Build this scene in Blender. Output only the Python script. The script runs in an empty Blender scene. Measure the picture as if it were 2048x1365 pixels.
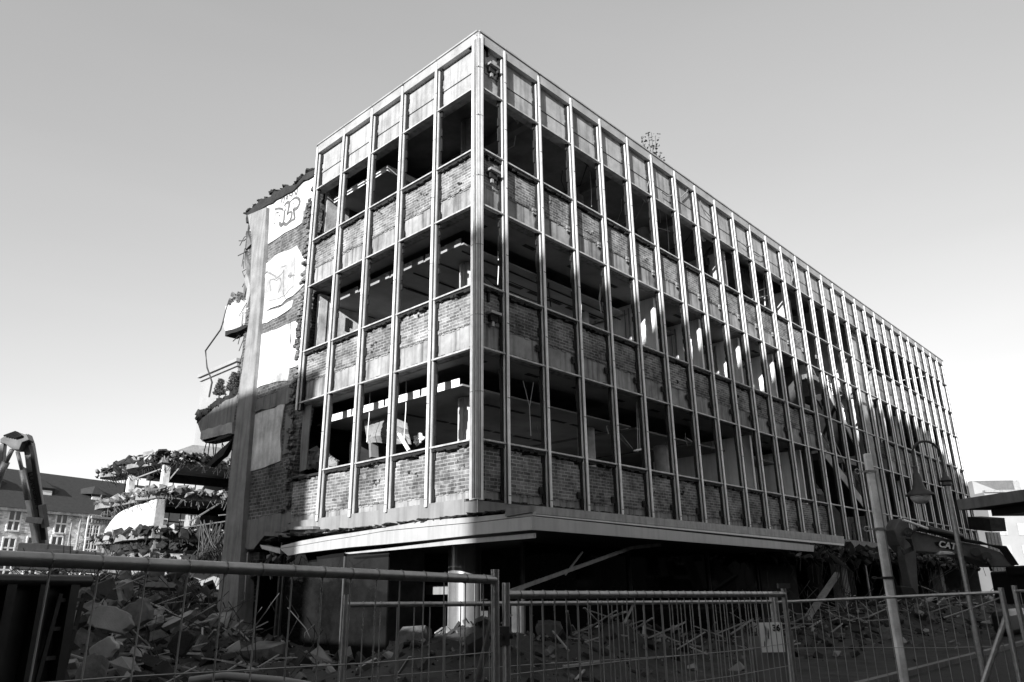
import bpy, bmesh, math, random
from mathutils import Vector, Matrix, noise
R = math.radians
C = bpy.context.scene.collection
SC = bpy.context.scene

# ---------------------------------------------------------------- camera
FOC = 1492.275
YAW, PIT, ROL = .817, .325, -.013
CAM = Vector((-12.188, -12.606, 1.75))
_cy, _sy, _cp, _sp = math.cos(YAW), math.sin(YAW), math.cos(PIT), math.sin(PIT)
FW = Vector((_sy*_cp, _cy*_cp, _sp)); _r0 = Vector((_cy, -_sy, 0)); _u0 = _r0.cross(FW)
RT = math.cos(ROL)*_r0 + math.sin(ROL)*_u0
UP = -math.sin(ROL)*_r0 + math.cos(ROL)*_u0
cd = bpy.data.cameras.new('camera'); cam = bpy.data.objects.new('camera', cd); C.objects.link(cam)
cd.sensor_width = 36; cd.lens = FOC*36/2048; cd.clip_end = 2000; cd.clip_start = .1
cam.matrix_world = Matrix(((RT.x, UP.x, -FW.x, CAM.x), (RT.y, UP.y, -FW.y, CAM.y), (RT.z, UP.z, -FW.z, CAM.z), (0, 0, 0, 1)))
SC.camera = cam
# ---------------------------------------------------------------- world and sun
SUN_EL = R(17); SUN_H = Vector((-.935, -.353, 0)).normalized()
sund = (SUN_H*math.cos(SUN_EL) + Vector((0, 0, math.sin(SUN_EL)))).normalized()
w = bpy.data.worlds.new('World'); SC.world = w; w.use_nodes = True
nt = w.node_tree; bg = nt.nodes['Background']
sky = nt.nodes.new('ShaderNodeTexSky'); sky.sky_type = 'NISHITA'; sky.sun_disc = False
sky.sun_elevation = SUN_EL; sky.sun_rotation = math.atan2(SUN_H.x, SUN_H.y)
sky.air_density = 1.0; sky.dust_density = 1.0
bw = nt.nodes.new('ShaderNodeRGBToBW'); nt.links.new(sky.outputs[0], bw.inputs[0])
pw = nt.nodes.new('ShaderNodeMath'); pw.operation = 'POWER'; pw.inputs[1].default_value = .64
nt.links.new(bw.outputs[0], pw.inputs[0]); cn = nt.nodes.new('ShaderNodeTexNoise'); cn.inputs['Scale'].default_value = 2.2; cn.inputs['Detail'].default_value = 9; cn.inputs['Distortion'].default_value = .6
ctc = nt.nodes.new('ShaderNodeTexCoord'); cmp_ = nt.nodes.new('ShaderNodeMapping'); cmp_.inputs['Scale'].default_value = (1, 1, 4)
nt.links.new(ctc.outputs['Generated'], cmp_.inputs[0]); nt.links.new(cmp_.outputs[0], cn.inputs['Vector'])
cr = nt.nodes.new('ShaderNodeMapRange'); cr.inputs['From Min'].default_value = .3; cr.inputs['From Max'].default_value = .7; cr.inputs['To Min'].default_value = .985; cr.inputs['To Max'].default_value = 1.015
nt.links.new(cn.outputs[0], cr.inputs['Value']); cmu = nt.nodes.new('ShaderNodeMath'); cmu.operation = 'MULTIPLY'    # thin high haze
nt.links.new(pw.outputs[0], cmu.inputs[0]); nt.links.new(cr.outputs[0], cmu.inputs[1])
nt.links.new(cmu.outputs[0], bg.inputs[0]); bg.inputs[1].default_value = .147
sl = bpy.data.lights.new('sun', 'SUN'); sl.energy = 3.7; sl.angle = R(.5); sl.color = (1, 1, 1)
so = bpy.data.objects.new('sun', sl); C.objects.link(so)
so.rotation_euler = (-sund).to_track_quat('-Z', 'Y').to_euler()
SC.view_settings.view_transform = 'Standard'; SC.view_settings.look = 'None'
SC.view_settings.exposure = 1.45; SC.view_settings.gamma = 1
SC.cycles.max_bounces = 8

# ---------------------------------------------------------------- helpers
def ray(x, y): return FW + RT*(x-1024)/FOC - UP*(y-682.5)/FOC
def on(x, y, ax, v):
    d = ray(x, y); i = 'xyz'.index(ax); return CAM + d*((v-CAM[i])/d[i])
def far(x, y, Z): return CAM + ray(x, y)*Z

def tag(o, label=None, cat=None, group=None, kind=None):
    if label: o['label'] = label
    if cat: o['category'] = cat
    if group: o['group'] = group
    if kind: o['kind'] = kind
    return o
def thing(name, label, cat, loc=(0, 0, 0), group=None, rz=0):
    o = bpy.data.objects.new(name, None); C.objects.link(o); o.location = loc; o.rotation_euler = (0, 0, rz)
    o.empty_display_size = .2
    return tag(o, label, cat, group)
_hull = []
def hull_bank():
    rnd = random.Random(5)
    for k in range(14):
        bm = bmesh.new()
        if k < 10:          # broken block: a box with knocked-off corners
            for a in (-1, 1):
                for b in (-1, 1):
                    for c in (-1, 1): bm.verts.new(Vector((a*rnd.uniform(.45, 1), b*rnd.uniform(.45, 1), c*rnd.uniform(.6, 1))))
        else:
            for i in range(7):
                v = Vector((rnd.uniform(-1, 1), rnd.uniform(-1, 1), rnd.uniform(-1, 1)))
                m = max(abs(v.x), abs(v.y), abs(v.z)); bm.verts.new(v/m*rnd.uniform(.8, 1))
        r = bmesh.ops.convex_hull(bm, input=bm.verts)
        bmesh.ops.delete(bm, geom=[g for g in r['geom_interior'] if isinstance(g, bmesh.types.BMVert)], context='VERTS')
        bm.verts.index_update()
        _hull.append(([v.co.copy() for v in bm.verts], [[v.index for v in f.verts] for f in bm.faces])); bm.free()
hull_bank()
class MB:
    def __init__(s): s.v = []; s.f = []
    def add(s, vs, fs):
        n = len(s.v); s.v += [tuple(v) for v in vs]; s.f += [[i+n for i in f] for f in fs]; return s
    def box(s, x0, x1, y0, y1, z0, z1):
        return s.add([(x, y, z) for z in (z0, z1) for x, y in ((x0, y0), (x1, y0), (x1, y1), (x0, y1))],
                     [(0, 3, 2, 1), (4, 5, 6, 7), (0, 1, 5, 4), (1, 2, 6, 5), (2, 3, 7, 6), (3, 0, 4, 7)])
    def obox(s, c, h, M):
        c = Vector(c)
        vs = [c + M @ Vector((a*h[0], b*h[1], d*h[2])) for d in (-1, 1) for a, b in ((-1, -1), (1, -1), (1, 1), (-1, 1))]
        return s.add(vs, [(0, 3, 2, 1), (4, 5, 6, 7), (0, 1, 5, 4), (1, 2, 6, 5), (2, 3, 7, 6), (3, 0, 4, 7)])
    def bar(s, a, b, w_, h_=None, up=(0, 0, 1)):
        a, b = Vector(a), Vector(b); d = b-a; L = d.length
        if L < 1e-5: return s
        x = d/L; u = Vector(up)
        if abs(x.dot(u)) > .98: u = Vector((0, 1, 0))
        y = u.cross(x).normalized(); z = x.cross(y)
        M = Matrix((x, y, z)).transposed()
        return s.obox((a+b)/2, (L/2, w_/2, (h_ or w_)/2), M)
    def tube(s, pts, r, n=6, r1=None):
        pts = [Vector(p) for p in pts]; rings = []
        for i, p in enumerate(pts):
            d = (pts[min(i+1, len(pts)-1)] - pts[max(i-1, 0)]).normalized()
            u = Vector((0, 0, 1)) if abs(d.z) < .9 else Vector((1, 0, 0))
            a = d.cross(u).normalized(); b = d.cross(a)
            rr = r if r1 is None else r + (r1-r)*i/(len(pts)-1)
            rings.append([p + a*rr*math.cos(t*2*math.pi/n) + b*rr*math.sin(t*2*math.pi/n) for t in range(n)])
        vs = [v for q in rings for v in q]; fs = []
        for i in range(len(pts)-1):
            for t in range(n):
                fs.append((i*n+t, i*n+(t+1) % n, (i+1)*n+(t+1) % n, (i+1)*n+t))
        fs.append(tuple(range(n))[::-1]); fs.append(tuple((len(pts)-1)*n+t for t in range(n)))
        return s.add(vs, fs)
    def lathe(s, c, prof, n=24):
        vs = []; fs = []; c = Vector(c)
        for r, z in prof:
            for t in range(n):
                a = t*2*math.pi/n; vs.append(c+Vector((r*math.cos(a), r*math.sin(a), z)))
        for i in range(len(prof)-1):
            for t in range(n): fs.append((i*n+t, i*n+(t+1) % n, (i+1)*n+(t+1) % n, (i+1)*n+t))
        fs.append(tuple(range(n))[::-1]); fs.append(tuple((len(prof)-1)*n+t for t in range(n)))
        return s.add(vs, fs)
    def prism(s, poly, th):
        n = len(poly); th = Vector(th)
        vs = [Vector(p) for p in poly] + [Vector(p)+th for p in poly]
        fs = [tuple(range(n)), tuple(range(n, 2*n))[::-1]] + [(i, (i+1) % n, n+(i+1) % n, n+i)[::-1] for i in range(n)]
        return s.add(vs, fs)
    def chunk(s, c, sx, sy, sz, rnd, tilt=1.):
        vs, fs = _hull[rnd.randrange(len(_hull))]
        M = Matrix.Rotation(rnd.uniform(0, 6.28), 3, 'Z') @ Matrix.Rotation(rnd.uniform(-tilt, tilt), 3, 'X') @ Matrix.Rotation(rnd.uniform(-tilt, tilt), 3, 'Y')
        c = Vector(c); return s.add([c + M @ Vector((v.x*sx, v.y*sy, v.z*sz)) for v in vs], fs)
    def build(s, name, m, parent=None, smooth=False, bevel=0, fix=False):
        me = bpy.data.meshes.new(name); me.from_pydata(s.v, [], s.f)
        if fix or True:
            bm = bmesh.new(); bm.from_mesh(me); bmesh.ops.recalc_face_normals(bm, faces=bm.faces); bm.to_mesh(me); bm.free()
        me.materials.append(m)
        if smooth:
            for p in me.polygons: p.use_smooth = True
            me.set_sharp_from_angle(angle=R(40))
        o = bpy.data.objects.new(name, me); C.objects.link(o)
        if parent is not None:
            o.parent = parent
            mw = Matrix.Translation(parent.location) @ parent.rotation_euler.to_matrix().to_4x4()
            o.matrix_parent_inverse = mw.inverted()
        if bevel:
            b = o.modifiers.new('bevel', 'BEVEL'); b.width = bevel; b.segments = 2; b.limit_method = 'ANGLE'
        return o
def jag(pts, amp, step, rnd, ax):
    """roughen a polygon outline in the plane perpendicular to axis ax"""
    out = []; n = len(pts)
    for i in range(n):
        a, b = Vector(pts[i]), Vector(pts[(i+1) % n]); L = (b-a).length; k = max(1, int(L/step))
        for j in range(k):
            p = a.lerp(b, j/k)
            d = Vector([0 if q == ax else rnd.uniform(-amp, amp) for q in 'xyz'])
            out.append(p+d)
    return out

# ---------------------------------------------------------------- materials
def mat(name, v, rough=.8, metal=0., var=.25, sc=2.5, bump=.2, streak=0., fine=30., spec=.4, emit=0):
    m = bpy.data.materials.new(name); m.use_nodes = True; n = m.node_tree.nodes; l = m.node_tree.links
    b = n['Principled BSDF']; b.inputs['Roughness'].default_value = rough; b.inputs['Metallic'].default_value = metal
    b.inputs['Specular IOR Level'].default_value = spec
    tc = n.new('ShaderNodeTexCoord'); ns = n.new('ShaderNodeTexNoise'); ns.inputs['Scale'].default_value = sc
    ns.inputs['Detail'].default_value = 8; ns.inputs['Roughness'].default_value = .65
    l.new(tc.outputs['Object'], ns.inputs['Vector'])
    mr = n.new('ShaderNodeMapRange'); mr.inputs['From Min'].default_value = .3; mr.inputs['From Max'].default_value = .7
    mr.inputs['To Min'].default_value = v*(1-var); mr.inputs['To Max'].default_value = v*(1+var)
    l.new(ns.outputs[0], mr.inputs['Value']); out = mr.outputs[0]
    if streak:
        mp = n.new('ShaderNodeMapping'); mp.inputs['Scale'].default_value = (7, 7, .5)
        s2 = n.new('ShaderNodeTexNoise'); s2.inputs['Scale'].default_value = 1.; s2.inputs['Detail'].default_value = 5
        l.new(tc.outputs['Object'], mp.inputs['Vector']); l.new(mp.outputs[0], s2.inputs['Vector'])
        m2 = n.new('ShaderNodeMapRange'); m2.inputs['From Min'].default_value = .45; m2.inputs['From Max'].default_value = .68
        m2.inputs['To Min'].default_value = 1; m2.inputs['To Max'].default_value = 1-streak
        l.new(s2.outputs[0], m2.inputs['Value'])
        mu = n.new('ShaderNodeMath'); mu.operation = 'MULTIPLY'; l.new(out, mu.inputs[0]); l.new(m2.outputs[0], mu.inputs[1]); out = mu.outputs[0]
    l.new(out, b.inputs['Base Color'])
    if bump:
        s3 = n.new('ShaderNodeTexNoise'); s3.inputs['Scale'].default_value = fine; s3.inputs['Detail'].default_value = 6
        l.new(tc.outputs['Object'], s3.inputs['Vector'])
        bp = n.new('ShaderNodeBump'); bp.inputs['Strength'].default_value = bump; bp.inputs['Distance'].default_value = .02
        l.new(s3.outputs[0], bp.inputs['Height']); l.new(bp.outputs[0], b.inputs['Normal'])
    if emit:
        b.inputs['Emission Color'].default_value = (1, 1, 1, 1); b.inputs['Emission Strength'].default_value = emit
    return m
def brick_mat(name, v, mortar, bw_=.25, bh=.115, rough_amt=.5, msize=.012, ang=None, stain=.45):
    m = bpy.data.materials.new(name); m.use_nodes = True; n = m.node_tree.nodes; l = m.node_tree.links
    b = n['Principled BSDF']; b.inputs['Roughness'].default_value = .9; b.inputs['Specular IOR Level'].default_value = .2
    tc = n.new('ShaderNodeTexCoord'); sp = n.new('ShaderNodeSeparateXYZ'); l.new(tc.outputs['Object'], sp.inputs[0])
    if ang is None:
        ad = n.new('ShaderNodeMath'); ad.operation = 'ADD'; l.new(sp.outputs[0], ad.inputs[0]); l.new(sp.outputs[1], ad.inputs[1])
    else:
        ad = n.new('ShaderNodeMath'); ad.operation = 'MULTIPLY'; ad.inputs[1].default_value = 1/max(.05, math.cos(ang)); l.new(sp.outputs[0], ad.inputs[0])
    # slight wobble
    nw = n.new('ShaderNodeTexNoise'); nw.inputs['Scale'].default_value = 6; l.new(tc.outputs['Object'], nw.inputs['Vector'])
    wb = n.new('ShaderNodeMath'); wb.operation = 'MULTIPLY_ADD'; wb.inputs[1].default_value = .02; l.new(nw.outputs[0], wb.inputs[0]); l.new(sp.outputs[2], wb.inputs[2])
    cb = n.new('ShaderNodeCombineXYZ'); l.new(ad.outputs[0], cb.inputs[0]); l.new(wb.outputs[0], cb.inputs[1])
    bt = n.new('ShaderNodeTexBrick'); l.new(cb.outputs[0], bt.inputs['Vector'])
    bt.inputs['Scale'].default_value = 1; bt.inputs['Brick Width'].default_value = bw_; bt.inputs['Row Height'].default_value = bh
    bt.inputs['Mortar Size'].default_value = msize; bt.inputs['Mortar Smooth'].default_value = .3; bt.inputs['Bias'].default_value = -.1
    g = lambda x: (x, x, x, 1)
    bt.inputs['Color1'].default_value = g(v*.6); bt.inputs['Color2'].default_value = g(v*1.35); bt.inputs['Mortar'].default_value = g(mortar)
    ns = n.new('ShaderNodeTexNoise'); ns.inputs['Scale'].default_value = 1.7; ns.inputs['Detail'].default_value = 9; ns.inputs['Roughness'].default_value = .7
    l.new(tc.outputs['Object'], ns.inputs['Vector'])
    mr = n.new('ShaderNodeMapRange'); mr.inputs['From Min'].default_value = .35; mr.inputs['From Max'].default_value = .65
    mr.inputs['To Min'].default_value = 1-stain; mr.inputs['To Max'].default_value = 1+stain*.6; l.new(ns.outputs[0], mr.inputs['Value'])
    mx = n.new('ShaderNodeMix'); mx.data_type = 'RGBA'; mx.blend_type = 'MULTIPLY'; mx.inputs[0].default_value = 1
    l.new(bt.outputs['Color'], mx.inputs[6]); l.new(mr.outputs[0], mx.inputs[7])
    # large patches, different in every bay
    n5 = n.new('ShaderNodeTexNoise'); n5.inputs['Scale'].default_value = .55; n5.inputs['Detail'].default_value = 3; l.new(tc.outputs['Object'], n5.inputs['Vector'])
    m5 = n.new('ShaderNodeMapRange'); m5.inputs['From Min'].default_value = .35; m5.inputs['From Max'].default_value = .65; m5.inputs['To Min'].default_value = .62; m5.inputs['To Max'].default_value = 1.2
    l.new(n5.outputs[0], m5.inputs['Value']); x5 = n.new('ShaderNodeMix'); x5.data_type = 'RGBA'; x5.blend_type = 'MULTIPLY'; x5.inputs[0].default_value = 1
    l.new(mx.outputs[2], x5.inputs[6]); l.new(m5.outputs[0], x5.inputs[7]); mx = x5
    # pale mortar smears and spots
    n2 = n.new('ShaderNodeTexNoise'); n2.inputs['Scale'].default_value = 5; n2.inputs['Detail'].default_value = 8; l.new(tc.outputs['Object'], n2.inputs['Vector'])
    m3 = n.new('ShaderNodeMapRange'); m3.inputs['From Min'].default_value = .56; m3.inputs['From Max'].default_value = .66; m3.inputs['To Max'].default_value = .55
    l.new(n2.outputs[0], m3.inputs['Value'])
    m4 = n.new('ShaderNodeMix'); m4.data_type = 'RGBA'; l.new(m3.outputs[0], m4.inputs[0]); l.new(mx.outputs[2], m4.inputs[6]); m4.inputs[7].default_value = g(mortar*.8)
    l.new(m4.outputs[2], b.inputs['Base Color'])
    sb = n.new('ShaderNodeMath'); sb.operation = 'MULTIPLY_ADD'; sb.inputs[1].default_value = -1
    l.new(bt.outputs['Fac'], sb.inputs[0]); l.new(n2.outputs[0], sb.inputs[2])
    bp = n.new('ShaderNodeBump'); bp.inputs['Strength'].default_value = rough_amt; bp.inputs['Distance'].default_value = .015
    l.new(sb.outputs[0], bp.inputs['Height']); l.new(bp.outputs[0], b.inputs['Normal'])
    return m
def board_mat(name, v):
    """board-marked concrete: horizontal board lines, vertical run-off stains"""
    m = mat(name, v, .9, var=.3, sc=1.6, streak=.35, bump=0); n = m.node_tree.nodes; l = m.node_tree.links
    b = n['Principled BSDF']; tc = [q for q in n if q.type == 'TEX_COORD'][0]
    wv = n.new('ShaderNodeTexWave'); wv.wave_type = 'BANDS'; wv.bands_direction = 'Z'; wv.inputs['Scale'].default_value = 1.6
    wv.inputs['Distortion'].default_value = .6; wv.inputs['Detail'].default_value = 3; wv.wave_profile = 'SAW'
    l.new(tc.outputs['Object'], wv.inputs['Vector'])
    bp = n.new('ShaderNodeBump'); bp.inputs['Strength'].default_value = .35; bp.inputs['Distance'].default_value = .02
    l.new(wv.outputs[0], bp.inputs['Height']); l.new(bp.outputs[0], b.inputs['Normal'])
    return m
M_ALU = mat('aluminium', .72, .42, .2, var=.18, sc=3, bump=.05, streak=.35, spec=.5)
M_ALUD = mat('weathered_aluminium', .3, .5, .3, var=.2, sc=4, bump=.05, streak=.25)
M_CHAN = mat('dark_channel', .16, .5, .3, var=.35, sc=5, bump=.1, streak=.4)  # side channels coloured darker than the front fin
M_TRAN = mat('dull_transom_metal', .42, .5, .2, var=.3, sc=3, bump=.1, streak=.3)
M_GASK = mat('black_gasket', .012, .8, var=.5, sc=20, bump=.6, fine=60)
M_BRICK = brick_mat('spandrel_brick', .165, .34, .27, .088, msize=.011, stain=.6)
M_WBRICK = brick_mat('rough_wall_brick', .11, .22, rough_amt=1., stain=.6, msize=.016)
M_CONC = mat('stained_concrete', .25, .9, var=.4, sc=1.4, streak=.6)
M_BOARD = board_mat('board_marked_concrete', .3)
M_FASC = mat('concrete_fascia', .2, .8, var=.15, sc=1.2, streak=.25, bump=.1)
M_COLC = mat('raw_concrete', .17, .9, var=.3, sc=1.3, streak=.35)
M_PLAST = mat('white_plaster', .52, .85, var=.5, sc=1.1, bump=.4, streak=.25, fine=14)
M_PLAST2 = mat('grey_plaster', .3, .85, var=.4, sc=1.6, bump=.6, fine=10)
M_INT = mat('interior_wall', .85, .9, var=.12, sc=.8, bump=.1, streak=.15)
M_CEIL = mat('ceiling_board', .24, .9, var=.3, sc=.7, bump=.1)
M_BULK = mat('white_ceiling_edge', .75, .8, var=.1, bump=.05)
M_DARK = mat('dark_shade', .05, .9, var=.5, sc=2)  # near-black colour puts the unlit look into the inner walls
M_FLOOR = mat('floor_concrete', .16, .95, var=.4, sc=1)
M_CAP = mat('parapet_cap', .34, .55, .3, var=.3, sc=1.3, bump=.06, spec=.5)
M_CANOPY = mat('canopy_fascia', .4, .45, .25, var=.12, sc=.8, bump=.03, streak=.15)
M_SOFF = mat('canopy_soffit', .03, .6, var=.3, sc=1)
M_GLASS = mat('dark_shop_glass', .008, .04, var=.6, sc=1.2, bump=0, spec=.12)
M_STEEL = mat('galvanised_steel', .38, .42, .75, var=.25, sc=14, bump=.08, spec=.5)
M_WIRE = mat('fence_wire', .33, .5, .6, var=.2, bump=0)
M_CLAD = mat('pillar_cladding', .27, .32, .6, var=.1, sc=2, bump=.03, streak=.2)
M_DIRT = mat('dirt', .035, .98, var=.6, sc=1.1, bump=1., fine=9)
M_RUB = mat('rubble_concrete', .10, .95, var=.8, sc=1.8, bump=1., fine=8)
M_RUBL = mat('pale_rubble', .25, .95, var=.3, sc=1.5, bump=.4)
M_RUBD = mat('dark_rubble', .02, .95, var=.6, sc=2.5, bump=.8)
M_REBAR = mat('rusty_rebar', .04, .8, var=.4, bump=.2)
M_ASPH = mat('asphalt', .03, .9, var=.3, sc=3, bump=.5, fine=60)
M_WOOD = mat('pale_weathered_wood', .75, .8, var=.3, sc=5, streak=.3)
M_MACH = mat('machine_paint', .14, .45, .1, var=.3, sc=2, bump=.05, spec=.5)
M_MACHL = mat('pale_machine_paint', .55, .4, .1, var=.2, sc=2, bump=.05, spec=.5)
M_BLACK = mat('black_paint', .012, .4, var=.3, bump=.05, spec=.5)
M_IRON = mat('dark_cast_iron', .05, .5, .3, var=.3, bump=.1, spec=.5)
M_GLOBE = mat('milky_globe', .6, .25, var=.05, bump=0, spec=.5)
M_SKIP = mat('dark_skip_steel', .02, .35, .3, var=.7, sc=1.6, bump=.2, fine=6, spec=.5)
M_HBRICK = brick_mat('historic_brick', .38, .5, .5, .16, stain=.12, rough_amt=.1)
M_TILE = mat('roof_tiles', .035, .8, var=.25, sc=3, bump=.5, fine=5)
M_WHITE = mat('white_paint', .8, .6, var=.05, bump=0)
M_PANE = mat('window_pane', .03, .1, var=.3, bump=0, spec=.6)
M_LEAF = mat('leaves', .05, .8, var=.5, sc=8, bump=0)
M_BARK = mat('bark', .08, .9, var=.3)
M_FACADE = mat('pale_facade', .24, .9, var=.1, sc=.3, bump=.05)
M_GRAF = mat('graffiti_paint', .10, .7, var=.3, sc=6, bump=0)
M_GRAF2 = mat('faded_graffiti', .2, .8, var=.5, sc=5, bump=0)
M_STREET = mat('dark_grey_render', .12, .9, var=.2, sc=.3, bump=.05)  # kept dark so the houses out of view bounce little light
M_COLW = mat('pale_raw_concrete', .21, .9, var=.3, sc=1.3, streak=.3)
M_SHEET = mat('dirty_white_sheet', .2, .8, var=.3, sc=2, bump=.3)

rnd = random.Random(11)
# ================================================================ GROUND
def gauss(x, y, cx, cy, sx, sy, h, a=0):
    dx, dy = x-cx, y-cy; c, s_ = math.cos(a), math.sin(a); u, v = c*dx+s_*dy, -s_*dx+c*dy
    return h*math.exp(-(u*u/(sx*sx)+v*v/(sy*sy))/1.)
def hgt(x, y):
    h = gauss(x, y, .5, 21, 6.5, 6., 2.3) + gauss(x, y, -4.5, 13.5, 3.2, 4.5, 1.7) + gauss(x, y, 6, 34, 9, 7, .4)
    h += gauss(x, y, -.3, .4, 1.8, 2.2, .95) + gauss(x, y, 3.0, -1.1, 2.2, 1.2, .75)
    h += gauss(x, y, 12, -.8, 8, 1.4, .55) + gauss(x, y, 26, -1.2, 10, 2., 1.0) + gauss(x, y, 40, -1.5, 9, 3, .9)
    h += gauss(x, y, 6, 1.6, 3, 1.2, .9)
    h += gauss(x, y, -1.5, 9, 2.5, 4, .5)
    n = noise.fractal(Vector((x*.7, y*.7, 0)), .9, 2.1, 6)
    return h*(1+.35*n) + .05*n*(1 if y > -6 else .1) - .02
def ground():
    me = MB(); x0, x1, y0, y1, s = -12, 52, -7, 46, .3
    nx, ny = int((x1-x0)/s)+1, int((y1-y0)/s)+1
    vs = [(x0+i*s, y0+j*s, hgt(x0+i*s, y0+j*s)) for j in range(ny) for i in range(nx)]
    fs = [(j*nx+i, j*nx+i+1, (j+1)*nx+i+1, (j+1)*nx+i) for j in range(ny-1) for i in range(nx-1)]
    me.add(vs, fs); o = me.build('dirt_ground', M_DIRT); tag(o, kind='structure')
    g = MB(); g.add([(-900, -900, -.15), (900, -900, -.15), (900, 900, -.15), (-900, 900, -.15)], [(0, 1, 2, 3)])
    tag(g.build('ground', M_DIRT), kind='structure')
    p = MB(); p.box(-60, 60, -17, -6.9, -.12, -.03); tag(p.build('road', M_ASPH), kind='structure')
    k = MB()
    for i in range(60): k.box(-58+i*2, -56.03+i*2, -6.9, -6.75, -.12, .09)
    tag(k.build('kerb', M_FASC), kind='structure')
ground()

# ================================================================ MAIN BUILDING
W0, BW = 1.10, 1.56                     # first bay, bay width on the long front
LO, LW = .236, 1.618                    # offset and bay width on the short front
ZT = 17.16; HEADS = (15.31, 11.596, 7.58); SILLS = (13.315, 9.29, 5.25); ZS = 3.80
NB = 30
mx = lambda k: W0+(k-1)*BW
ly = lambda k: LO+k*LW
XE = mx(30)+.25
X14, X20 = mx(14), mx(20)
B = thing('office_building', 'four storey office block being demolished, its windows stripped out of the aluminium grid front', 'building', (0, 0, 0))

def mull_mesh(side, z0, z1):
    """section in facade coordinates: t along the front, d inward; returns alu and gasket meshes"""
    a, g, ch = MB(), MB(), MB()
    def bx(m, t0, t1, d0, d1, za, zb):
        if side == 'R': m.box(t0, t1, d0, d1, za, zb)
        else: m.box(d0, d1, t0, t1, za, zb)
    bx(a, -.042, .042, 0, .022, z0, z1)
    bx(a, -.016, .016, -.006, .0, z0, z1)
    bx(a, -.074, -.058, .07, .12, z0, z1-.3); bx(a, .058, .074, .07, .12, z0, z1-.3)
    bx(ch, -.03, .03, .022, .075, z0, z1); bx(ch, -.038, .038, .04, .05, z0, z1); bx(ch, -.052, .052, .075, .13, z0, z1-.3)
    bx(g, -.034, .034, .056, .066, z0, z1-.3)
    bx(g, -.115, .115, .132, .2, z0, z1-.32)
    for z in (3.96, 6.4, 8.4, 10.35, 12.4, 14.3, 15.9):
        if z0 < z < z1: bx(g, -.045, .045, -.008, -.001, z, z+.018)
    r = random.Random(int(z0*100))
    z = z0
    while z < z1-.4:           # torn sealant along both edges of the gasket
        h = r.uniform(.05, .3)
        for sd in (-1, 1):
            if r.random() < .6: (lambda q: bx(g, min(sd*.11, sd*q), max(sd*.11, sd*q), .15, .198, z, z+h))(.125+r.uniform(0, .045))
        z += h
    return a, g, ch
am, gm, hm = mull_mesh('R', 3.78, ZT-.12)
protoA = am.build('mullion', M_ALU, B, bevel=0); protoG = gm.build('gasket', M_GASK, protoA); hm.build('side_channel', M_CHAN, protoA)
protoA.location = (mx(1), 0, 0)
def dup_mull(pa, pg, loc):
    a = pa.copy(); C.objects.link(a); a.location = loc; a.rotation_euler = (rnd.gauss(0, .0006), rnd.gauss(0, .0009), 0)
    for c in pa.children:
        g = c.copy(); C.objects.link(g); g.parent = a
    return a
for k in range(2, NB+1): dup_mull(protoA, protoG, (mx(k), 0, rnd.uniform(-.02, .02)))
am, gm, hm = mull_mesh('L', 3.78, ZT-.12)
pLA = am.build('mullion', M_ALU, B); pLG = gm.build('gasket', M_GASK, pLA); hm.build('side_channel', M_CHAN, pLA); pLA.location = (0, ly(1), 0)
for k in range(2, 5): dup_mull(pLA, pLG, (0, ly(k), 0))
am, gm, hm = mull_mesh('L', 7.35, ZT-.12)
q = am.build('mullion', M_ALU, B); g = gm.build('gasket', M_GASK, q); hm.build('side_channel', M_CHAN, q); q.location = (0, ly(5), 0)
# corner column: ribbed aluminium casing
cc = MB()
def poly_col(m, pts, z0, z1): m.prism([(x, y, z0) for x, y in pts], (0, 0, z1-z0))
cc.box(0, .085, .19, .275, 3.8, ZT-.1); cc.box(.115, .2, 0, .085, 3.8, ZT-.1)
poly_col(cc, [(.03, .19), (.03, .14), (.05, .13), (.035, .12), (.035, .075), (.06, .06), (.075, .035), (.12, .035), (.12, .2), (.06, .19)], 3.82, ZT-.12)
cc.box(.045, .06, .045, .06, 3.4, ZT-.05); cc.box(.02, .032, .085, .1, 3.85, ZT-.2); cc.box(.085, .1, .02, .032, 3.85, ZT-.2)
cco = cc.build('corner_column', M_ALU, B, bevel=.004)
dk = MB(); dk.box(.018, .1, .12, .188, 3.85, ZT-.25); dk.box(.12, .188, .018, .1, 3.85, ZT-.25); dk.box(.026, .05, .05, .075, 3.85, ZT-.25); dk.box(.05, .075, .026, .05, 3.85, ZT-.25)
dk.box(.009, .0175, .142, .15, 3.85, ZT-.25); dk.box(.142, .15, .009, .0175, 3.85, ZT-.25); dk.box(.009, .0175, .165, .173, 3.85, ZT-.25); dk.box(.165, .173, .009, .0175, 3.85, ZT-.25)
dk.build('grooved_infill', M_ALUD, cco)
gk = MB(); gk.box(.012, .03, .176, .188, 3.85, ZT-.25); gk.box(.176, .188, .012, .03, 3.85, ZT-.25); gk.box(.012, .03, .1, .119, 3.85, ZT-.25); gk.box(.1, .119, .012, .03, 3.85, ZT-.25); gk.build('groove_strip', M_GASK, cco)  # black gasket strips laid in the grooves to deepen their look
jg = MB()
for z in (6.4, 8.4, 10.35, 12.4, 14.3, 15.9):
    jg.box(-.003, .09, .185, .28, z, z+.02); jg.box(.11, .205, -.003, .09, z, z+.02); jg.box(.018, .1, .018, .1, z, z+.02)
jg.build('joint_strip', M_ALUD, cco)
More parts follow.
